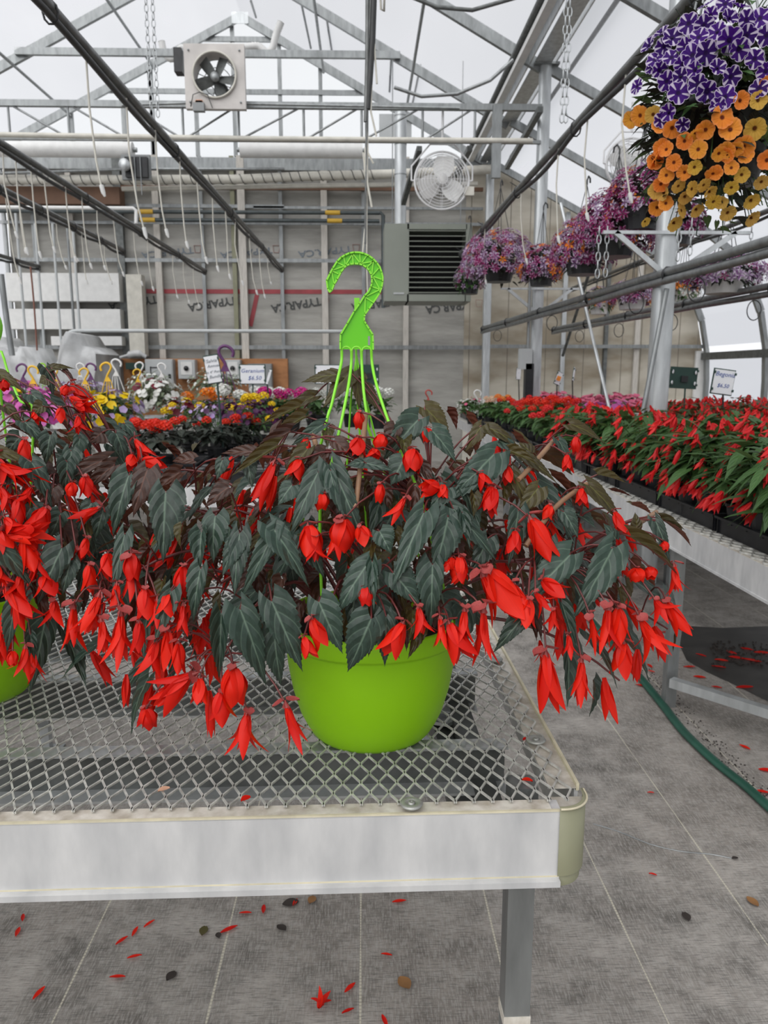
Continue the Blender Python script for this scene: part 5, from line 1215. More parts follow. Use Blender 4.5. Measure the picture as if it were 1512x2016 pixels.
# ============================================================ BACKGROUND PLANTS
def disk_mb(n_lobe=5, rad=1.0, cup=.25, ruf=.05, sub=3, lobe=.12, rings=(0, .28, .62, 1.0), seed=0):
    R_ = random.Random(seed); m = MB(); n = n_lobe*sub*2; vs = [(0, 0, -.35*cup-.1)]; uvs = [(.0, 0)]; fs = []
    for ri, rr_ in enumerate(rings[1:]):
        for j in range(n+1):
            a = 2*PI*j/n; ph = (j/n*n_lobe) % 1.0
            k = 1-lobe*(2*abs(ph-.5))**3 if rr_ > .5 else 1
            vs.append((rad*rr_*k*math.cos(a), rad*rr_*k*math.sin(a), rad*(-cup*(1-rr_)**1.5+ruf*rr_*math.sin(j*2.4+seed)-.12*rr_**2*cup))); uvs.append((j/n, rr_))
    w2 = n+1
    for j in range(n): fs.append((0, 1+j, 2+j))
    for ri in range(len(rings)-2):
        for j in range(n): a = 1+ri*w2+j; fs.append((a, a+w2, a+w2+1, a+1))
    m.add(vs, fs, 0, True, uvs)
    m.tube([(0, 0, -.1*rad-.1), (0, 0, -.9*rad)], [.10*rad, .05*rad], 5); return m
def star_mb(n=5, seed=0):
    m = MB()
    for k in range(n):
        a = 2*PI*k/n; d = 2*PI/n*.56
        f = lambda r, t, z: (r*math.cos(t), r*math.sin(t), z)
        vs = [f(.06, a, -.05), f(.62, a-d*.62, .05), f(1.0, a, -.02), f(.62, a+d*.62, .05)]
        m.add(vs, [(0, 1, 2), (0, 2, 3)], 0, False, [(k/n, .3), ((k+.18)/n, .8), ((k+.5)/n, 1), ((k+.82)/n, .8)])
    return m
def ball_mb(n=34, seed=0, p=.32):
    R_ = random.Random(seed); m = MB()
    for i in range(n):
        z = 1-1.6*(i+.5)/n; r = math.sqrt(max(0, 1-z*z)); a = i*2.399
        d = V((r*math.cos(a), r*math.sin(a), z)); x = d.cross(V((.3, .2, 1))).normalized(); y = d.cross(x); c = d*.85
        q = [c+(x*math.cos(t)+y*math.sin(t))*p*(1 if k % 2 else .72)+d*R_.uniform(0, .2) for k, t in enumerate([2*PI*k/8+R_.random() for k in range(8)])]
        q = [c+(x*math.cos(2*PI*k/8)+y*math.sin(2*PI*k/8))*p*(1 if k % 2 else .7)+d*R_.uniform(0, .18) for k in range(8)]
        m.add([c]+q, [(0, 1+k, 1+(k+1) % 8) for k in range(8)], 0, False)
    return m
DISK = [disk_mb(seed=1), disk_mb(seed=2, cup=.4)]; DISKLO = [disk_mb(seed=3, sub=1, rings=(0, .35, 1.0))]
STAR = [star_mb(seed=1)]; BALL = [ball_mb(seed=1), ball_mb(seed=2, n=26)]
BALLM = {}
BELL = [FLO['B'][0], FLO['L'][0], FLO['L'][1], FLO['O'][0]]
def rotz(nrm, spin): return V((0, 0, 1)).rotation_difference(V(nrm).normalized()).to_matrix().to_4x4() @ Matrix.Rotation(spin, 4, 'Z')
def bush(name, cat, lm, nl, ls, rad, zc, flowers, pot=('black', .055, .04, .11), seed=0, lw=.5, hang=None, flow_parts=False):
    """flowers: list of (source meshes, material, count, size, zmin, part name)"""
    R_ = random.Random(seed); r = empty(name, cat=cat); kids = []
    rx, rz = rad
    if pot:
        m = MB(); pm, r1, r0, h = pot; pz = 0 if not hang else zc-rz*.42-h*.5
        m.lathe([(0, pz), (r0, pz), (r1, pz+h), (r1*1.06, pz+h), (r1*1.06, pz+h*.9), (r1*.9, pz+h*.85), (0, pz+h*.85)], n=18, smooth=False); kids.append(ob('pot', m, pm, r))
    m = MB()
    for i in range(nl):
        a = R_.uniform(0, 2*PI); zz = R_.uniform(-.75, 1); q = math.sqrt(1-zz*zz); rr_ = R_.uniform(.25, .97)
        B = V((math.cos(a)*rx*q*rr_, math.sin(a)*rx*q*rr_, zc+zz*rz*rr_))
        L = ls*R_.uniform(.7, 1.2); T = B+V((math.cos(a)+R_.uniform(-.5, .5), math.sin(a)+R_.uniform(-.5, .5), R_.uniform(-.8, .6))).normalized()*L
        m.merge(R_.choice(SMALLLEAF), frame(B, T, V((math.cos(a)*.4, math.sin(a)*.4, 1)), L*lw))
    for i in range(12):
        a = R_.uniform(0, 2*PI); m.tube([(0, 0, zc-rz*.7), (math.cos(a)*rx*.4, math.sin(a)*rx*.4, zc), (math.cos(a)*rx*.8, math.sin(a)*rx*.8, zc+R_.uniform(-.2, .6)*rz)], .002, 4)
    kids.append(ob('foliage', m, lm, r))
    for src, mt, cnt, sz, zmin, nm in flowers:
        m = MB(); heads = src is BALL
        if heads:
            if mt not in BALLM: BALLM[mt] = [q.mesh('flower_head', mt) for q in BALL]
        single = (not heads) and cnt <= 30
        if single:
            key = (id(src), mt)
            if key not in BALLM: BALLM[key] = [q.mesh('flower', mt) for q in src]
        for i in range(cnt):
            a = R_.uniform(0, 2*PI); zz = R_.uniform(zmin, 1); q = math.sqrt(max(.0, 1-zz*zz)); rr_ = R_.uniform(.92, 1.12)
            B = V((math.cos(a)*rx*q*rr_, math.sin(a)*rx*q*rr_, zc+zz*rz*rr_)); s_ = sz*R_.uniform(.75, 1.2)
            if src is BELL:
                n_ = V((math.cos(a)*.6+R_.uniform(-.4, .4), math.sin(a)*.6+R_.uniform(-.4, .4), -1)); M4 = Matrix.Translation(B) @ rotz(n_, 0) @ Matrix.Diagonal((s_*.75, s_*.75, s_, 1))
            elif src is BALL: M4 = Matrix.Translation(B+V((0, 0, s_*.6))) @ Matrix.Rotation(a, 4, 'Z') @ Matrix.Diagonal((s_, s_, s_*.75, 1)); kids.append(ob('flower_head', R_.choice(BALLM[mt]), parent=r, mtx=M4)); continue
            else:
                n_ = V((math.cos(a)*q+R_.uniform(-.35, .35), math.sin(a)*q+R_.uniform(-.35, .35), zz+.25)); M4 = Matrix.Translation(B) @ rotz(n_, R_.uniform(0, 6)) @ Matrix.Scale(s_, 4)
            if single: kids.append(ob('flower', R_.choice(BALLM[key]), parent=r, mtx=M4)); continue
            m.merge(R_.choice(src), M4)
        if not heads and not single: kids.append(ob(nm, m, mt, r))
    if hang and hang[0] > 0:
        m = MB(); H = hang[0]
        for k in range(4): a = PI/2*k+.5; m.tube([(math.cos(a)*rx*.45, math.sin(a)*rx*.45, zc), (0, 0, zc+H)], .003, 4)
        m.tube([(0, 0, zc+H), (0, 0, zc+H+.03), (.02, 0, zc+H+.06), (.045, 0, zc+H+.05), (.05, 0, zc+H+.02)], .006, 6); kids.append(ob('hanger', m, hang[1], r))
    note(r, *kids); return r
def put(src, first, loc, s, rz, label, group=None):
    o = src if first else copy_tree(src)
    o.location = loc; o.scale = (s, s, s); o.rotation_euler = (0, 0, rz); tag(o, label, None, group); return o
def scatter(protos, spots, label, group, cat=None):
    used = [False]*len(protos)
    for x, y, z in spots:
        k = random.randrange(len(protos)); lab = label(x, y, z) if callable(label) else label
        put(protos[k], not used[k], (x, y, z), rng(.84, 1.12), rng(0, 6.28), lab, group); used[k] = True
    for k, u in enumerate(used):
        if not u: nuke(protos[k])
def nuke(o):
    for ch in list(KIDS.get(o.name, [])): D.objects.remove(ch)
    D.objects.remove(o)
def sx_of(x, y, z=.9):
    p = V((x, y, z-CAM_Z)); w_ = p.dot(fw); return 756+FPX*p.dot(rt)/w_
BT = .755
ORD = ['nearest', 'second', 'third', 'fourth', 'fifth', 'sixth', 'seventh', 'eighth', 'ninth', 'tenth', 'eleventh', 'twelfth', 'thirteenth', 'fourteenth', 'fifteenth']
def rowlab(head, xs, ys, xw):
    def f(x, y, z):
        i = min(range(len(xs)), key=lambda k: abs(xs[k]-x)); j = min(range(len(ys)), key=lambda k: abs(ys[k]-y))
        return head+', '+xw[i]+' row, '+ORD[j]+(' plant' if j == 0 else ' plant back')
    return f
# --- begonias on the right benches
P = [bush('begonia_plant', 'begonia plant', 'leaf_green' if k != 1 else 'leaf_bronzegreen', 150, .085, (.145, .13), .21, [(BELL, 'petal_far', 26, .056, -.75, 'flowers')], seed=40+k, lw=.52) for k in range(4)]
spots = []
y = 2.12
while y < 4.45:
    for x in (1.25, 1.41, 1.57):
        if sx_of(x, y) < 1600: spots.append((x+rng(-.02, .02), y+rng(-.03, .03), BT))
    y += .185
scatter(P, spots, rowlab('green-leaved red begonia on the narrow bench', (1.25, 1.41, 1.57), [2.12+.185*k for k in range(13)], ('aisle-side', 'middle', 'post-side')), 'begonias on the near right bench')
for i, y in enumerate((2.28, 2.80, 3.32, 3.84, 4.28)): tray(1.395, y, 'black cell tray under the green-leaved red begonias, '+('nearest', 'second nearest', 'middle', 'second furthest', 'furthest')[i]+' of five', 'trays on the near right bench')
P = [bush('begonia_plant', 'begonia plant', 'leaf_bronzegreen', 120, .08, (.15, .13), .21, [(BELL, 'petal_far', 34, .044, -.3, 'flowers')], seed=50+k, lw=.4) for k in range(3)]
spots = []
y = 3.3
while y < 6.3:
    for x in (1.97, 2.2, 2.43, 2.66, 2.89, 3.12):
        if sx_of(x, y) < 1580 and not (y > 5.2 and x < 2.15): spots.append((x+rng(-.03, .03), y+rng(-.03, .03), BT))
    y += .24
scatter(P, spots, rowlab('bronze-leaved begonia behind the posts', (1.97, 2.2, 2.43, 2.66, 2.89, 3.12), [3.3+.24*k for k in range(13)], ('leftmost', 'second', 'third', 'fourth', 'fifth', 'rightmost')), 'begonias behind the steel posts')
for x, xw in ((2.1, 'left'), (2.56, 'middle'), (3.0, 'right')):
    for j, y in enumerate((3.5, 4.1, 4.7, 5.3, 5.9)):
        if sx_of(x, y) < 1560: tray(x, y, ORD[j]+' black tray in the '+xw+' column under the begonias behind the posts', 'trays behind the posts', TRAYF)
P = [bush('leafy_green_plant', 'plant', 'leaf_green', 110, .10, (.15, .15), .22, [], seed=47, lw=.4)]
scatter(P, [(at_y(1530, 1000, 2.18).x, 2.10, BT)], 'bright green leafy plant without flowers cut by the right edge', None)
# --- second block on the narrow bench: bold red tuberous begonias, then mixed pots
P = [bush('red_bedding_plant', 'flowering plant', 'leaf_green', 90, .075, (.125, .10), .20, [(BALL, 'petal_far' if k else 'petal_ger', 5, .030, .1, 'flower_heads')], seed=60+k, lw=.75) for k in range(3)]
spots = [(x, y, BT) for y in (4.98, 5.2, 5.45, 5.7, 5.95, 6.2, 6.5, 6.8) for x in (1.27, 1.42, 1.57)]
scatter(P, spots, rowlab('red bedding plant on the narrow bench', (1.27, 1.42, 1.57), (4.98, 5.2, 5.45, 5.7, 5.95, 6.2, 6.5, 6.8), ('aisle-side', 'middle', 'post-side')), 'red bedding plants on the narrow bench')
for i, y in enumerate((5.12, 5.7, 6.28, 6.8)): tray(1.41, y, ORD[i]+' of four black trays under the red bedding plants', 'trays on the narrow bench', TRAYF)
def one(kind, x, y, label, s=1.0, z=BT, **k): o = bush(*kind, **k); put(o, True, (x, y, z), s, rng(0, 6), label); return o
F_ = 'bedding_plant', 'flowering plant'
one((*F_, 'leaf_green', 90, .07, (.13, .11), .20, [(BALL, 'petal_orange', 3, .04, .6, 'flower_heads')]), at_y(990, 800, 7.2).x, 7.2, 'green bedding plant with one bright orange bloom on the narrow bench', seed=70, lw=.8)
one((*F_, 'leaf_green', 90, .07, (.14, .10), .18, [(BALL, 'petal_cream', 5, .035, .3, 'flower_heads')]), at_y(965, 800, 7.5).x, 7.5, 'bedding plant with peach and cream blooms at the edge of the narrow bench', seed=71, lw=.8)
one((*F_, 'leaf_green', 90, .07, (.14, .10), .18, [(DISKLO, 'petal_pink', 8, .018, .2, 'flowers')]), at_y(925, 800, 8.1).x+.02, 8.1, 'low pale green plant with small pink blooms towards the far end of the narrow bench', seed=72, lw=.6)
P = [bush('lobelia_tray', 'flowering plant', 'leaf_grey', 60, .04, (.12, .07), .13, [(DISKLO, 'petal_white', 60, .016, -.2, 'flowers')], pot=('black', .06, .05, .08), seed=80+k) for k in range(2)]
scatter(P, [(x, y, BT) for y in (8.5, 8.8, 9.1, 9.45) for x in (1.27, 1.45, 1.58)], rowlab('small white-flowered plant at the far end of the narrow bench', (1.27, 1.45, 1.58), (8.5, 8.8, 9.1, 9.45), ('aisle-side', 'middle', 'post-side')), 'white plants at the far end of the bench')
for i, y in enumerate((7.4, 7.95, 8.6, 9.2)): tray(1.40, y, ORD[i]+' of four black trays under the mixed far pots', 'trays at the far end', TRAYF)
P = [bush('impatiens_plant', 'flowering plant', 'leaf_green', 70, .06, (.14, .11), .18, [(DISKLO, 'petal_pink', 36, .032, .0, 'flowers')], seed=84+k, lw=.55) for k in range(3)]
scatter(P, [(x+rng(-.03, .03), y, BT) for y in (7.3, 7.6, 7.9, 8.2, 8.5, 8.8) for x in (1.95, 2.15, 2.35, 2.55, 2.75)], rowlab('pink impatiens beyond the red bedding plants', (1.95, 2.15, 2.35, 2.55, 2.75), (7.3, 7.6, 7.9, 8.2, 8.5, 8.8), ('leftmost', 'second', 'middle', 'fourth', 'rightmost')), 'pink impatiens')
P = [bush('impatiens_plant', 'flowering plant', 'leaf_green', 70, .06, (.13, .11), .17, [(DISKLO, 'petal_orchid', 26, .030, .0, 'flowers')], seed=88+k, lw=.55) for k in range(2)]
scatter(P, [(1.93, 6.4, BT), (2.12, 6.45, BT), (2.1, 6.8, BT), (1.93, 6.75, BT)], rowlab('magenta-pink impatiens in front of the paler ones', (1.93, 2.12), (6.42, 6.78), ('left', 'right')), 'magenta impatiens')
for x, xw in ((2.1, 'left'), (2.6, 'right')):
    for j, y in enumerate((7.0, 7.6, 8.2, 8.8)): tray(x, y, ORD[j]+' black tray in the '+xw+' column under the pink impatiens', 'trays under the pink impatiens', TRAYF)
P = [bush('star_petunia_plant', 'flowering plant', 'leaf_dark', 50, .05, (.14, .10), .20, [(STAR, 'star_lilac', 60, .026, -.2, 'flowers')], seed=92+k) for k in range(2)]
scatter(P, [(at_y(1470, 800, 6.5).x, 6.5, BT), (at_y(1500, 800, 6.3).x, 6.3, BT), (at_y(1440, 790, 6.9).x, 6.9, BT)], lambda x, y, z: 'lilac and white star-flowered plant beyond the begonia sign, '+('left' if y > 6.8 else 'middle' if y > 6.4 else 'right')+' of three', 'star-flowered plants beyond the begonia sign')

# --- left background bench
def geranium(seed, mt, nb=5, lm='leaf_dark', s=.03): return bush('geranium_plant', 'geranium', lm, 75, .055, (.13, .085), .17, [(BALL, mt, nb, s, .45, 'flower_heads')], pot=('black', .06, .045, .10), seed=seed, lw=.95)
for i, (px, Y, lab) in enumerate(((262, 4.5, 'red geranium at the left of the row, beside the begonia leaves'), (292, 4.3, 'red geranium with the fullest cluster of heads, left of the tilted sign'), (318, 4.15, 'red geranium in front of the fullest one, low on the left'),
        (375, 4.75, 'red geranium just left of the green sign stake'), (425, 4.6, 'red geranium mostly leaves, at the foot of the green sign stake'), (452, 4.75, 'red geranium just right of the green sign stake'), (480, 4.9, 'red geranium rightmost of the row, before the dark purple flowers'))):
    o = geranium(100+i, 'petal_ger', (5, 7, 5, 3, 1, 4, 4)[i], s=.034); put(o, True, (at_y(px, 860, Y).x, Y, BT), .95, rng(0, 6), lab)
for x, y, wd in ((at_y(330, 900, 4.35).x, 4.35, 'left'), (at_y(450, 900, 4.55).x, 4.55, 'middle'), (at_y(520, 900, 4.6).x+.2, 4.6, 'right')): tray(x, y, wd+' one of three black trays in front of the red geraniums', 'trays in front of the geraniums', TRAYF)
tray(at_y(385, 920, 4.05).x, 4.05, 'empty black tray lying nearest on the left background bench', None, TRAYF)
tray(at_y(520, 930, 4.05).x, 4.02, 'empty black tray lying right of the nearest one on the left background bench', None, TRAYF)
VI = 'viola_plant', 'flowering plant'
for i, (px, Y, mts, lab) in enumerate(((368, 5.6, (('petal_yellow', 5, .035), ('petal_lav', 8, .016)), 'yellow pansies at the left of the viola group'), (395, 5.4, (('petal_lav', 26, .018), ('petal_white', 6, .014)), 'lavender violas left of the tilted sign stake'), (425, 5.3, (('petal_lav', 24, .018), ('petal_violet', 12, .02)), 'lavender violas behind the green sign stake'),
        (455, 5.6, (('petal_violet', 26, .024), ('petal_lav', 8, .018)), 'dark purple violas in the middle of the group'), (480, 5.3, (('petal_yellow', 6, .034), ('petal_violet', 14, .02)), 'yellow pansies over dark purple flowers, centre right of the group'), (508, 5.3, (('petal_yellow', 9, .034), ('petal_violet', 16, .02)), 'yellow pansies over dark purple flowers, right end of the group'),
        (470, 5.05, (('petal_violet', 40, .020),), 'mound of dark purple alyssum behind the right red geraniums'), (505, 5.0, (('petal_violet', 40, .020), ('petal_yellow', 2, .03)), 'mound of dark purple alyssum rightmost, beside the begonia leaves'), (345, 5.7, (('petal_maroon', 20, .03),), 'deep maroon flowers behind the left red geraniums'))):
    one((*VI, 'leaf_green', 80, .045, (.15, .13), .22, [(BALL if m_[0] == 'petal_yellow' else DISKLO, *m_, .0, 'flowers') for m_ in mts]), at_y(px, 820, Y).x, Y, lab, seed=120+i, lw=.5)
for i, (px, py, Y, mt, nb, lab) in enumerate(((398, 775, 6.4, 'petal_orange', 4, 'orange flowered plant just left of the tilted sign stake'), (452, 775, 6.3, 'petal_white', 3, 'white geranium left of the yellow pansies'), (505, 775, 6.4, 'petal_white', 6, 'white geranium under the geranium sign'), (530, 775, 6.2, 'petal_hotpink', 3, 'hot pink geranium beside the leaning black sign stake'),
        (550, 770, 6.5, 'petal_white', 6, 'white geranium right of the leaning black sign stake'), (575, 775, 6.3, 'petal_hotpink', 4, 'hot pink geranium at the right end of the group'), (625, 775, 6.6, 'petal_white', 3, 'white geranium seen left of the lime green straps'), (690, 780, 6.8, 'petal_white', 3, 'white geranium seen behind the lime green straps'), (745, 775, 6.6, 'petal_white', 6, 'white geranium seen right of the lime green straps'))):
    o = geranium(140+i, mt, nb, 'leaf_green', .048); put(o, True, (at_y(px, py, Y).x, Y, BT+.06), 1.15, rng(0, 6), lab)
P = [bush('green_seedling', 'plant', 'leaf_dark', 60, .05, (.14, .06), .12, [(DISKLO, 'petal_violet', 16, .016, .2, 'flowers')], pot=('black', .06, .045, .08), seed=150+k) for k in range(2)]
scatter(P, [(x, y, BT) for y in (7.6, 8.1, 8.6) for x in (-.5, -.75, -1.0, -1.25)], rowlab('dark leafy plant on the left bench', (-1.25, -1.0, -.75, -.5), (7.6, 8.1, 8.6), ('leftmost', 'second', 'third', 'rightmost')), 'dark leafy plants')
# flower baskets standing on the left bench
def basket(px, py, Y, rad, lm, nl, fl, lab, potm='ltgray', hook='white', seed=0, hh=0, ls=.075):
    fl = [(a, b2, int(c*1.25), d*1.35, e, f) for a, b2, c, d, e, f in fl]; nl = int(nl*1.3)
    p = at_y(px, py, Y); o = bush('flower_basket', 'flower basket', lm, nl, ls, rad, p.z-BT, fl, pot=(potm, .14, .10, .15), seed=seed, hang=(hh, hook))
    pt = [q for q in KIDS[o.name] if q.name.startswith('pot')][0]
    dz = (p.z-BT)-rad[1]*.42-.075; pt.location.z = -max(0, dz); put(o, True, (p.x, Y, BT), 1, rng(0, 6), lab); return o
basket(92, 812, 5.2, (.24, .15), 'leaf_green', 170, [(DISKLO, 'petal_orchid', 70, .028, -.4, 'flowers')], 'basket of orchid-pink petunias seen through the left begonia', 'white', 'purple_pl', 160)
basket(40, 790, 5.6, (.22, .14), 'leaf_green', 150, [(DISKLO, 'petal_orchid', 50, .026, -.4, 'flowers'), (DISKLO, 'petal_yellow', 12, .022, 0, 'flowers')], 'basket of pink and yellow flowers at the far left', 'white', 'yellow_pl', 161)
basket(214, 812, 5.3, (.225, .15), 'leaf_green', 190, [(DISKLO, 'petal_yellow', 50, .022, -.5, 'yellow_flowers'), (DISKLO, 'petal_lav', 50, .020, -.6, 'white_flowers')], 'basket of yellow and white calibrachoa with a yellow hook', 'white', 'yellow_pl', 162)
basket(175, 785, 6.0, (.19, .13), 'leaf_grey', 150, [(DISKLO, 'petal_lav', 40, .020, -.4, 'flowers'), (DISKLO, 'petal_yellow', 20, .02, -.3, 'flowers')], 'pale basket behind the yellow and white one, with a purple hook', 'white', 'purple_pl', 163)
basket(310, 783, 6.1, (.20, .14), 'leaf_grey', 200, [(DISKLO, 'petal_white', 130, .017, -.8, 'flowers'), (DISKLO, 'petal_maroon', 5, .03, .5, 'flowers')], 'round basket of tiny white flowers with a few maroon ones on top', 'ltgray', 'white', 164)
basket(296, 762, 7.0, (.20, .13), 'leaf_grey', 220, [(DISKLO, 'petal_white', 60, .010, -.3, 'flowers')], 'pale silvery mound basket behind the tiny white flowers', 'ltgray', 'white', 165)
basket(425, 758, 7.4, (.26, .16), 'leaf_grey', 260, [(DISKLO, 'petal_white', 60, .010, -.3, 'flowers')], 'pale silvery mound basket behind the tilted sign, with a purple hook', 'ltgray', 'white', 166)
basket(130, 780, 6.6, (.2, .12), 'leaf_green', 150, [(DISKLO, 'petal_lav', 40, .02, -.4, 'flowers')], 'basket of pale flowers behind the left begonia top, with a green hook', 'white', 'lime', 167)
# plastic hooks of those baskets, each its own piece
def hook(px, py, Y, h, mt, lab, flip=1, wide=1.0):
    p = at_y(px, py, Y); k = h; m = MB(); r = empty('basket_hook', p, label=lab, cat='basket hook')
    pts = [(-.30, -.10), (-.34, .05), (-.25, .20), (-.05, .28), (.12, .20), (.16, .05), (.08, -.12), (-.03, -.30), (-.06, -.42)]
    m.tube(sm([(x*k*flip, 0, z*k) for x, z in pts], 4), k*.055*wide, 6)
    vs = [(-.10, -.36), (.0, -.36), (.14, -.60), (-.20, -.60)]
    m.add([(x*k*flip, y_, z*k) for y_ in (-.006, .006) for x, z in vs], [(3, 2, 1, 0), (4, 5, 6, 7), (0, 1, 5, 4), (1, 2, 6, 5), (2, 3, 7, 6), (3, 0, 4, 7)]); ob('hook_plate', m, mt, r)
    m = MB()
    for i, x in enumerate((-.18, -.06, .02, .12)): m.tube([(x*k*flip, 0, -.58*k), ((x*3.2)*k*flip, 0, -1.9*k)], .0035, 4)
    ob('straps', m, mt, r)
for a in ((46, 728, 5.5, .14, 'purple_pl', 'dark purple hook at the far left above the pink flowers', 1), (62, 732, 5.2, .13, 'yellow_pl', 'yellow hook leaning beside the dark purple one at left', -1), (85, 724, 6.4, .12, 'lime', 'lime green hook behind the top of the left begonia', 1), (108, 732, 6.0, .12, 'yellow_pl', 'yellow hook behind the top of the left begonia', 1),
          (156, 724, 6.2, .12, 'white', 'white hook left of the purple one', -1), (176, 726, 5.9, .14, 'purple_pl', 'dark purple hook in front of the tall grey box', -1), (168, 735, 5.3, .12, 'yellow_pl', 'slender yellow hook touching the purple one', 1), (212, 726, 5.3, .14, 'yellow_pl', 'broad yellow hook in front of the tall grey box', 1), (226, 718, 5.5, .13, 'white', 'white hook with a yellow tag, right of the broad yellow hook', -1),
          (277, 722, 6.1, .12, 'white', 'white hook above the tiny white flowers, the left one', 1), (272, 735, 6.0, .11, 'yellow_pl', 'narrow yellow hook above the tiny white flowers', 1), (316, 724, 6.1, .12, 'white', 'white hook above the tiny white flowers, the right one', -1), (440, 697, 6.6, .24, 'purple_pl', 'large dark purple hook between the two signs', -1),
          (842, 775, 8.6, .14, 'red_pl', 'red hook standing low in front of the back wall', -1), (938, 776, 8.4, .15, 'white', 'white hook over the white plants at the far end of the right bench', -1)): hook(*a)

# --- hanging baskets on the right
def hbasket(px, py, Y, rad, cols, lab, seed, potm='black', n=130, lm='leaf_dark', up=.45, sz=.030):
    p = at_y(px, py, Y); o = bush('hanging_flower_basket', 'hanging basket', lm, 300, .065, rad, 0, [(STAR, c, int(n*f*1.15), sz*1.2, -.45, 'flowers') for c, f in cols], pot=(potm, min(.15, rad[0]*.62), min(.11, rad[0]*.5), .14), seed=seed, hang=(up, 'blackhose'))
    put(o, True, p, 1, rng(0, 6), lab)
MG, LL = 'star_mag', 'star_lilac'
hbasket(925, 552, 8.6, (.17, .18), [(LL, .4), (MG, .3)], 'small hanging basket with much green, overlapping the heater edge', 200, n=70, lm='leaf_green', up=.6)
hbasket(982, 515, 7.0, (.31, .25), [(MG, .8), (LL, 1.1), ('petal_orange', .10)], 'wide hanging basket of lilac and magenta stars right of the heater', 201, n=230, up=.62)
hbasket(1066, 528, 6.5, (.17, .17), [(MG, .6), (LL, .7), ('petal_orange', .3)], 'hanging basket of lilac and orange flowers touching the wide one', 202, n=130)
hbasket(1150, 495, 5.7, (.22, .22), [(MG, 1.0), (LL, .6), ('petal_orange', .12)], 'hanging basket of deep magenta flowers above the white rod', 203, n=180)
hbasket(1212, 452, 5.1, (.24, .24), [(MG, 1.2), (LL, .4), ('petal_orange', .15)], 'tall hanging basket of deep magenta flowers under the slanting grey pipe', 204, n=200)
hbasket(1262, 400, 4.9, (.19, .22), [(MG, 1.1), (LL, .3), ('petal_orange', .12)], 'hanging basket of magenta flowers just left of the orange petunias', 205, n=160)
hbasket(1330, 440, 5.3, (.18, .17), [(MG, 1.0), (LL, .5)], 'hanging basket of dark magenta flowers half hidden behind the nearest post', 206, n=130, sz=.026)
hbasket(1180, 593, 8.0, (.16, .14), [(LL, .5), ('petal_orange', .3)], 'small hanging basket with bronze and green leaves behind the double rail', 207, 'white', 60, 'leaf_green')
hbasket(1245, 582, 7.2, (.22, .13), [(LL, .8), (MG, .7), ('petal_orange', .15)], 'hanging basket of white and magenta stars left of the nearest post, behind the double rail', 208, 'white', 130)
hbasket(1345, 566, 6.4, (.13, .18), [('petal_orange', .6), ('petal_white', .5)], 'orange and white basket peeping out right of the nearest post', 209, 'white', 70, 'leaf_green')
hbasket(1425, 540, 5.2, (.26, .13), [(LL, 1.0), (MG, .25)], 'white-potted hanging basket of white and lilac stars at the right', 210, 'white', 120, 'leaf_dark')

# --- big basket at the top right corner
bc = at_y(1408, 232, 2.05); BR_ = V((.200, .20, .285))
r = empty('petunia_basket', bc, label='large hanging basket of striped purple petunias above orange calibrachoa, top right corner', cat='hanging basket')
m = MB(); m.lathe([(0, -.16), (.11, -.16), (.145, .02), (.15, .02), (.15, .0), (.12, -.01), (0, -.01)], n=24); ob('pot', m, 'black', r)
def lob(seed, nl, zr, mt, ls):
    R_ = random.Random(seed); m = MB()
    for i in range(nl):
        a = R_.uniform(0, 2*PI); zz = R_.uniform(*zr); q = math.sqrt(max(0, 1-zz*zz)); rr_ = R_.uniform(.3, .98)
        B = V((math.cos(a)*BR_.x*q*rr_, math.sin(a)*BR_.y*q*rr_, zz*BR_.z*rr_)); L = ls*R_.uniform(.6, 1.3); T = B+V((math.cos(a)+R_.uniform(-.6, .6), math.sin(a)+R_.uniform(-.6, .6), R_.uniform(-.6, .8))).normalized()*L
        m.merge(R_.choice(SMALLLEAF), frame(B, T, V((math.cos(a)*.5, math.sin(a)*.5, .8)), L*.62))
    for i in range(60):
        a = R_.uniform(0, 2*PI); zz = R_.uniform(*zr); q = math.sqrt(max(0, 1-zz*zz)); e = V((math.cos(a)*BR_.x*q, math.sin(a)*BR_.y*q, zz*BR_.z))*1.05; m.tube(bez((0, 0, 0), e*.6+V((0, 0, .06)), e, 6), .0014, 4)
    ob('foliage', m, mt, r)
lob(1, 800, (-.98, .98), 'leaf_dark', .045); lob(2, 420, (-.98, .8), 'leaf_green', .038)
for k in range(4): a = PI/2*k+.6; m = MB(); m.tube([(math.cos(a)*.14, math.sin(a)*.14, 0), (0, 0, .62)], .003, 5); ob('hanger_wire', m, 'galv', r)
def bon(px, py, k=1.0):
    o = V((0, 0, CAM_Z)); d = ray(px, py).normalized(); R_ = BR_*k; oc = V([(o[i]-bc[i])/R_[i] for i in range(3)]); dd = V([d[i]/R_[i] for i in range(3)])
    a = dd.dot(dd); b2 = oc.dot(dd); c = oc.dot(oc)-1; disc = b2*b2-a*c; t = (-b2-math.sqrt(disc))/a if disc > 0 else -b2/a; return o+d*t
PM = {}
for nm in ('pet_star', 'pet_orange', 'pet_gold'): PM[nm] = [disk_mb(seed=k, cup=(.15, .4, .6)[k], ruf=.06, sub=4, lobe=.2 if nm == 'pet_star' else .12, rings=(0, .18, .4, .7, 1.0)).mesh('flower', nm) for k in range(3)]
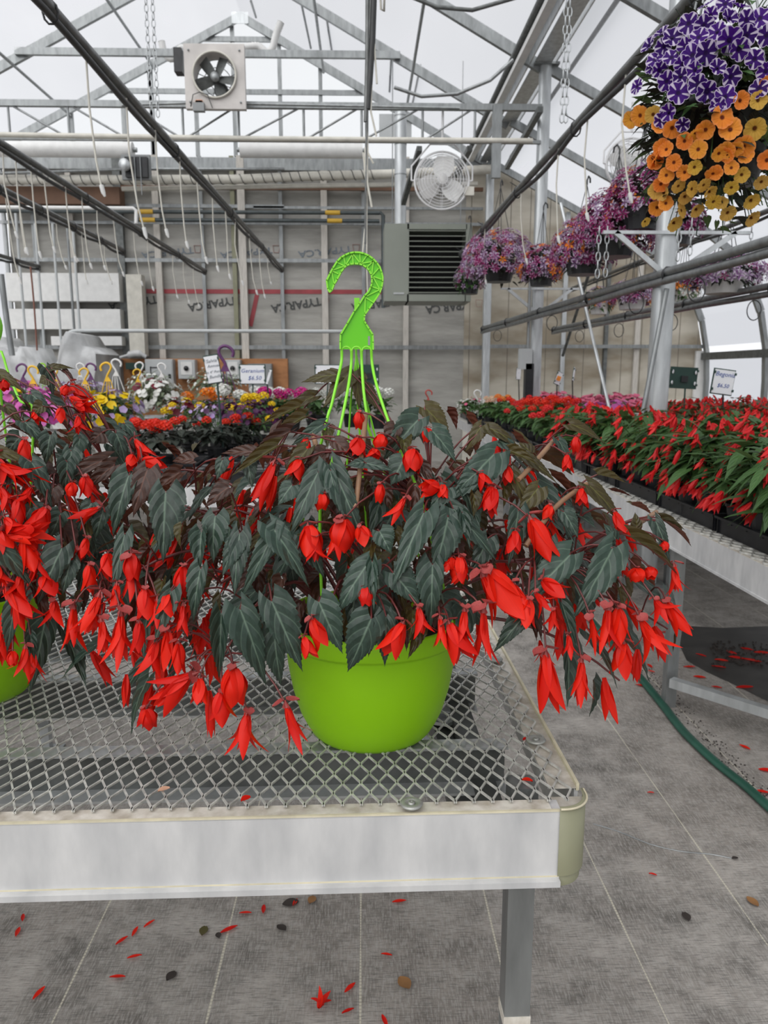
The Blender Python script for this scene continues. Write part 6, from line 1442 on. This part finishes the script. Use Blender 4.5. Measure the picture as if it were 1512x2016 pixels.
def pflower(px, py, rp, mt, facing=None):
    p = bon(px, py, 1.06); n_ = (V((0, 0, CAM_Z))-p).normalized(); outw = (p-bc).normalized()
    f = n_*1.0+outw*.5+V((rng(-.75, .75), 0, rng(-.5, .6))) if facing is None else V(facing)
    s_ = rp/FPX*(p-V((0, 0, CAM_Z))).dot(fw)*1.06
    ob('flower', random.choice(PM[mt]), parent=r, mtx=Matrix.Translation(p-bc) @ rotz(f, rng(0, 6)) @ Matrix.Scale(s_, 4))
for q in ((1391,104,23),(1438,79,25),(1442,151,20),(1336,182,22),(1313,160,19),(1392,182,21),(1427,191,22),(1373,166,19),(1363,108,22),(1324,71,19),(1355,46,20),(1386,50,19),(1486,116,18),(1457,97,21),(1496,35,20),(1471,39,20),(1344,127,17),(1322,112,17),(1290,116,18),(1313,222,17),(1413,208,16),(1494,174,18),(1428,6,18),(1305,92,16),(1410,60,19),(1375,72,19),(1348,92,17),(1340,150,16),(1300,138,16),(1440,30,18),(1470,70,20),(1415,130,17),(1510,70,20),(1344,246,14),(1302,236,15),(1398,30,16),(1508,140,18),(1366,138,16)): pflower(*q, 'pet_star')
for q in ((1274,87,17,(-1,-.4,.4)),(1253,170,15,(-1,-.5,.1)),(1390,8,16,(-.6,-.3,1)),(1300,60,16,(-.8,-.4,.8)),(1460,8,18,(.2,-.4,1)),(1282,130,15,(-1,-.6,.2))): pflower(q[0], q[1], q[2], 'pet_star', q[3])
for q in ((1423,230,22),(1438,253,21),(1388,257,18),(1464,290,21),(1374,294,18),(1347,278,16),(1303,291,17),(1290,317,16),(1301,363,15),(1291,411,15),(1311,400,14),(1259,228,19),(1510,315,18),(1429,297,17),(1326,320,16),(1409,340,14),(1461,197,17),(1241,236,16),(1324,255,18),(1300,245,16),(1312,345,15),(1346,340,15),(1508,165,14),(1440,330,14)): pflower(*q, 'pet_orange')
for q in ((1487,255,21),(1494,197,17),(1286,226,16),(1374,415,15),(1434,421,16),(1330,442,16),(1483,432,16),(1481,398,16),(1405,398,15),(1386,365,14),(1336,367,14),(1461,345,15),(1400,380,14),(1368,330,14),(1440,370,14),(1500,360,15),(1272,438,10),(1350,390,14),(1420,400,13)): pflower(*q, 'pet_gold', None if q[1] < 350 else (rng(-.3, .3), -.6, -.5))

for i in range(13):
    x, y = rng(1290, 1505), rng(250, 420); pflower(x, y, 15, 'pet_orange' if y < 350 else 'pet_gold', (rng(-1, 1), -.5, rng(-1, .3)))
# ============================================================ SIGNS
def sign(px, py, Y, wp_, hp, roll, yaw, lines, foot, lab, back='white', stake='signgreen', edge=False, inks=('ink_blue', 'ink_blue')):
    c = at_y(px, py, Y); k = (c-V((0, 0, CAM_Z))).dot(fw)/FPX; w2, h2 = wp_*k, hp*k
    r = empty('plant_sign', (c.x, Y, c.z), (0, math.radians(roll), math.radians(yaw)), label=lab, cat='sign')
    m = MB(); m.box((0, .006, 0), (w2*1.06, .004, h2*1.05))
    for sx in (-1, 1):
        for sz in (-.32, .36): m.box((sx*w2*.5, -.002, sz*h2), (w2*.08, .014, h2*.10))
    ob('holder', m, 'signgreen', r)
    if back:
        m = MB(); m.box((0, 0, 0), (w2*.97, .005, h2*.96)); ob('card', m, 'signwhite', r)
        for i, (t, sz, dz, dx) in enumerate(lines):
            me = text_mesh(t, sz*h2, inks[i % 2], .0006, .25, 1.05); ob('handwriting', me, parent=r, mtx=Matrix.Translation((dx*w2, -.0035, dz*h2)) @ Matrix.Rotation(PI/2, 4, 'X'))
    else:
        m = MB()
        for sx in (-1, 1):
            for sz in (-.25, .28): m.lathe([(0, 0), (w2*.035, 0), (w2*.035, .003), (0, .003)], (sx*w2*.44, -.003, sz*h2), 12, axis=Matrix.Rotation(PI/2, 3, 'X'), sy=2.2)
        ob('card_showing_through', m, 'signwhite', r)
        m = MB(); m.box((.02*w2, -.006, -.05*h2), (w2*.25, .01, h2*.3)); ob('clip', m, 'black', r)
    m = MB(); f = at_y(foot[0], foot[1], Y)-c; ir = Matrix.Rotation(-math.radians(yaw), 3, 'Z'); ir = Matrix.Rotation(-math.radians(roll), 3, 'Y') @ ir
    f.z = min(f.z, .80-c.z); st = V((f.x*.10, .008, -h2*.45)); m.tube([st if abs(roll) < 1 else V((w2*.12, .008, -h2*.45)), ir @ (f+V((0, .008, 0)))], .006, 6); ob('stake', m, stake, r)
sign(419, 727, 4.6, 28, 54, 9-18, 0, [('Salvia', .17, .30, 0), ('Annual', .15, .12, .08), ('in 4" Pots', .13, -.10, 0), ('Bundle', .16, -.27, .1)], (441, 905), 'narrow tilted white sign with faint grey handwriting on a green stake', inks=('ink_grey', 'ink_grey'))
sign(497, 737, 5.9, 49, 37, 0, 0, [('Geranium', .29, .18, 0), ('$6.50', .30, -.20, .08)], (497, 800), 'wide white sign reading Geranium in blue, above the white and yellow flowers')
sign(529, 742, 5.9, 5, 30, 18, 0, [], (534, 812), 'thin sign seen edge-on atop a black stake right of the geranium sign', stake='black')
sign(646, 737, 6.6, 50, 36, 0, 0, [], (640, 800), 'blank white sign partly hidden by the top begonia leaf')
sign(725, 738, 6.9, 40, 38, 0, 0, [], (728, 800), 'dark green back of a sign seen between the lime green straps', back=None)
sign(1424, 752, 4.6, 44, 48, 7, 6, [('Begonia', .26, .30, .02), ('$6.50', .22, -.16, 0)], (1429, 852), 'white sign reading Begonia in blue marker, right of the nearest steel post', stake='black')
sign(1346, 744, 5.3, 52, 40, 3, 0, [], (1346, 830), 'dark green back of a sign just right of the nearest steel post', back=None)
sign(1021, 736, 8.6, 9, 22, 2, 0, [('i', .2, .1, 0)], (1024, 800), 'small narrow white sign near the second post, at the far end of the right bench', stake='black')
sign(1100, 745, 7.6, 13, 25, 22, 20, [], (1098, 800), 'small sign with a red and yellow picture on a black stake, beyond the red flowers', stake='black')
m = MB(); c = at_y(1100, 745, 7.55); 
m.box((c.x+.005, c.z*0+7.57, c.z), (.04, .003, .045), Matrix.Rotation(math.radians(22), 3, 'Y')); pic = ob('sign_picture', m, 'orange_p')
ps = [o for o in D.objects if o.get('label', '').startswith('small sign with a red')][0]
bpy.context.view_layer.update(); pic.parent = ps; pic.matrix_parent_inverse = ps.matrix_world.inverted()
sign(1130, 737, 7.8, 8, 28, 22, 60, [], (1130, 800), 'thin grey sign seen nearly edge-on, right of the sign with the picture', stake='black')

# ============================================================ FLOOR LITTER, HOSE
m = MB(); pts = sm([at_z(1150, 1205, .012), at_z(1240, 1310, .012), at_z(1302, 1385, .012), at_z(1345, 1440, .012), at_z(1410, 1502, .012), at_z(1470, 1550, .012), at_z(1560, 1628, .012), at_z(1800, 1800, .012)], 6)
m.tube(pts, .018, 10); 
for i in range(len(m.v)): x, y, z = m.v[i]; m.v[i] = (x, y, .004+(z+.006)*.55)
tag(ob('flat_hose', m, 'greenhose'), 'flat dark green hose lying along the aisle beside the right bench', 'hose')
def petal_obj(px, py, ang, L, mt='petal', z=.004, wide=.3, lab=None, grp=None, nm='fallen_petal'):
    p = at_z(px, py, z); m = MB(); rows = 6; vs = []
    for j in range(rows+1):
        t = j/rows; w_ = wide*math.sin(PI*min(.98, .05+.93*t))**.8*.5
        for u in (-1, 0, 1): vs.append((u*w_*L, (t-.5)*L, .002*abs(u)+.001*math.sin(PI*t)))
    m.add(vs, [(j*3+i, j*3+i+1, j*3+i+4, j*3+i+3) for j in range(rows) for i in range(2)], 0, True)
    o = ob(nm, m, mt, loc=p); o.rotation_euler = (rng(-.1, .1), rng(-.1, .1), math.radians(ang)); return tag(o, lab, 'petal', grp)
NTH = 'first second third fourth fifth sixth seventh eighth ninth tenth eleventh twelfth thirteenth fourteenth fifteenth sixteenth seventeenth eighteenth nineteenth twentieth'.split()+['twenty-first', 'twenty-second', 'twenty-third', 'twenty-fourth', 'twenty-fifth']
def nth(k): return 'leftmost' if k == 0 else NTH[k]+' from the left'
for k, (px, py, a, L) in enumerate(sorted(((45,1807,20,.03),(35,1835,10,.035),(77,1955,-20,.035),(240,1852,-40,.032),(266,1834,-10,.03),(294,1819,-40,.03),(265,1884,-80,.032),(231,1924,90,.034),(451,1830,-60,.042),(483,1798,85,.03),(519,1790,5,.035),(581,1777,-15,.03),(689,1945,-40,.034),(685,1991,-60,.028),(786,1775,-80,.035),(761,1880,80,.025),(757,2010,20,.03)))):
    petal_obj(px, py, a, L, 'petal', lab='small red petal on the floor below the front bench, '+nth(k), grp='fallen petals below the front bench')
for k, (px, py, a, L) in enumerate(sorted(((1279,1311,10,.04),(1263,1350,60,.05),(1357,1313,80,.05),(1415,1313,50,.06),(1377,1333,70,.05),(1411,1353,60,.04),(1466,1353,85,.07),(1466,1471,30,.04),(1509,1516,80,.05),(1506,1518,60,.03),(1501,1559,80,.04),(1380,1290,40,.05),(1450,1295,80,.07),(1480,1300,60,.08),(1440,1285,20,.06),(1500,1285,80,.07),(1470,1278,40,.06),(1420,1300,80,.06),(1282,1322,60,.03),(1250,1262,30,.04),(1310,1245,80,.05),(1345,1228,80,.04),(1285,1722,70,.02),(1281,1561,70,.02)))):
    petal_obj(px, py, a, L, 'petal', lab='red petal on the floor by the right bench, '+nth(k), grp='fallen petals by the right bench', wide=.4)
for i, (px, py, lab) in enumerate(((996, 1812, 'bright red begonia flower fallen beside the front bench leg'), (627, 1984, 'dark red begonia flower fallen at the bottom edge of the picture'))):
    p = at_z(px, py, .018); o = ob('fallen_flower', FL['O'][i], loc=p); o.rotation_euler = (math.radians(100), 0, math.radians(60+i*110)); o.scale = (.035, .035, .05); tag(o, lab, 'flower')
for px, py, L, mt, lab in ((401,1833,.03,'leaf_olive','green and red bud dropped on the ground cloth below the bench'),(554,1827,.03,'dkdebris','dark dried scrap right of the dropped green bud'),(337,1922,.03,'dkdebris','dark curled scrap near the bottom, between two stitched lines'),(796,1935,.04,'dry','tan dried blossom at the bottom near the bench leg'),(1351,1805,.03,'dkdebris','dark curled scrap in the open aisle at right'),(1481,1775,.035,'dry','brown dried scrap at the right edge of the aisle'),(1447,1690,.02,'dkdebris','tiny dark scrap beside the right stitched line'),(430,1842,.02,'dkdebris','tiny dark scrap left of the dark dried one'),(614,1772,.03,'dry','tan dried scrap just under the front rail'),(572,1778,.04,'dkdebris','dark twisted scrap just under the front rail')):
    for_p = petal_obj(px, py, rng(0, 180), L, mt, lab=lab, nm='dried_scrap', wide=.7); for_p['category'] = 'scrap'
random.seed(5)
m = MB()
for i in range(240):
    t = random.random(); q = at_z(1245+t*260+rng(-12, 18), 1300+t*275+rng(-14, 10), .003); s_ = rng(.002, .006); m.box(q, (s_, s_*.6, .002), Matrix.Rotation(rng(0, 3), 3, 'Z'))
for i in range(160):
    q = at_z(rng(1400, 1530), rng(1262, 1312), .004); s_ = rng(.004, .014); m.box(q, (s_, s_*.5, .004), Matrix.Rotation(rng(0, 3), 3, 'Z'))
tag(ob('soil_crumbs', m, 'dkdebris'), 'dark soil crumbs and dry bits scattered along the green hose', 'debris', kind='stuff')
# damp stain under the right bench
m = MB(); P2 = [(1345, 1232), (1420, 1236), (1530, 1232), (1560, 1400), (1500, 1375), (1440, 1345), (1390, 1322), (1352, 1300), (1338, 1270)]
m.add([at_z(x, y, .0015) for x, y in P2], [tuple(range(len(P2)))]); M['damp'] = simple('damp_ground', (.045, .042, .038), .45, 0, .25, 8)
tag(ob('damp_patch', m, 'damp'), 'dark damp patch on the floor under the right bench', 'stain')
m = MB(); m.tube(sm([at_z(1168, 1622, .001), at_z(1220, 1638, .001), at_z(1280, 1662, .001), at_z(1340, 1676, .001), at_z(1400, 1682, .001), at_z(1440, 1690, .001)]), .0022, 5); tag(ob('dried_water_trace', m, 'galv'), 'pale dried water line crossing the aisle right of the bench corner', 'stain')
# bits lying on the mesh bench
for px, py, mt, L, lab in ((323, 1556, 'petal_cream', .016, 'small peach scrap caught in the bench mesh at left'), (1038, 1538, 'petal', .014, 'dark red petal caught in the mesh near the front corner'), (1035, 1457, 'petal', .010, 'small red petal caught in the mesh near the corner washer'), (484, 1574, 'petal', .014, 'curled dark red petal under the bench mesh at centre left')):
    o = petal_obj(px, py, rng(0, 180), L, mt, z=.747, lab=lab, wide=.8)
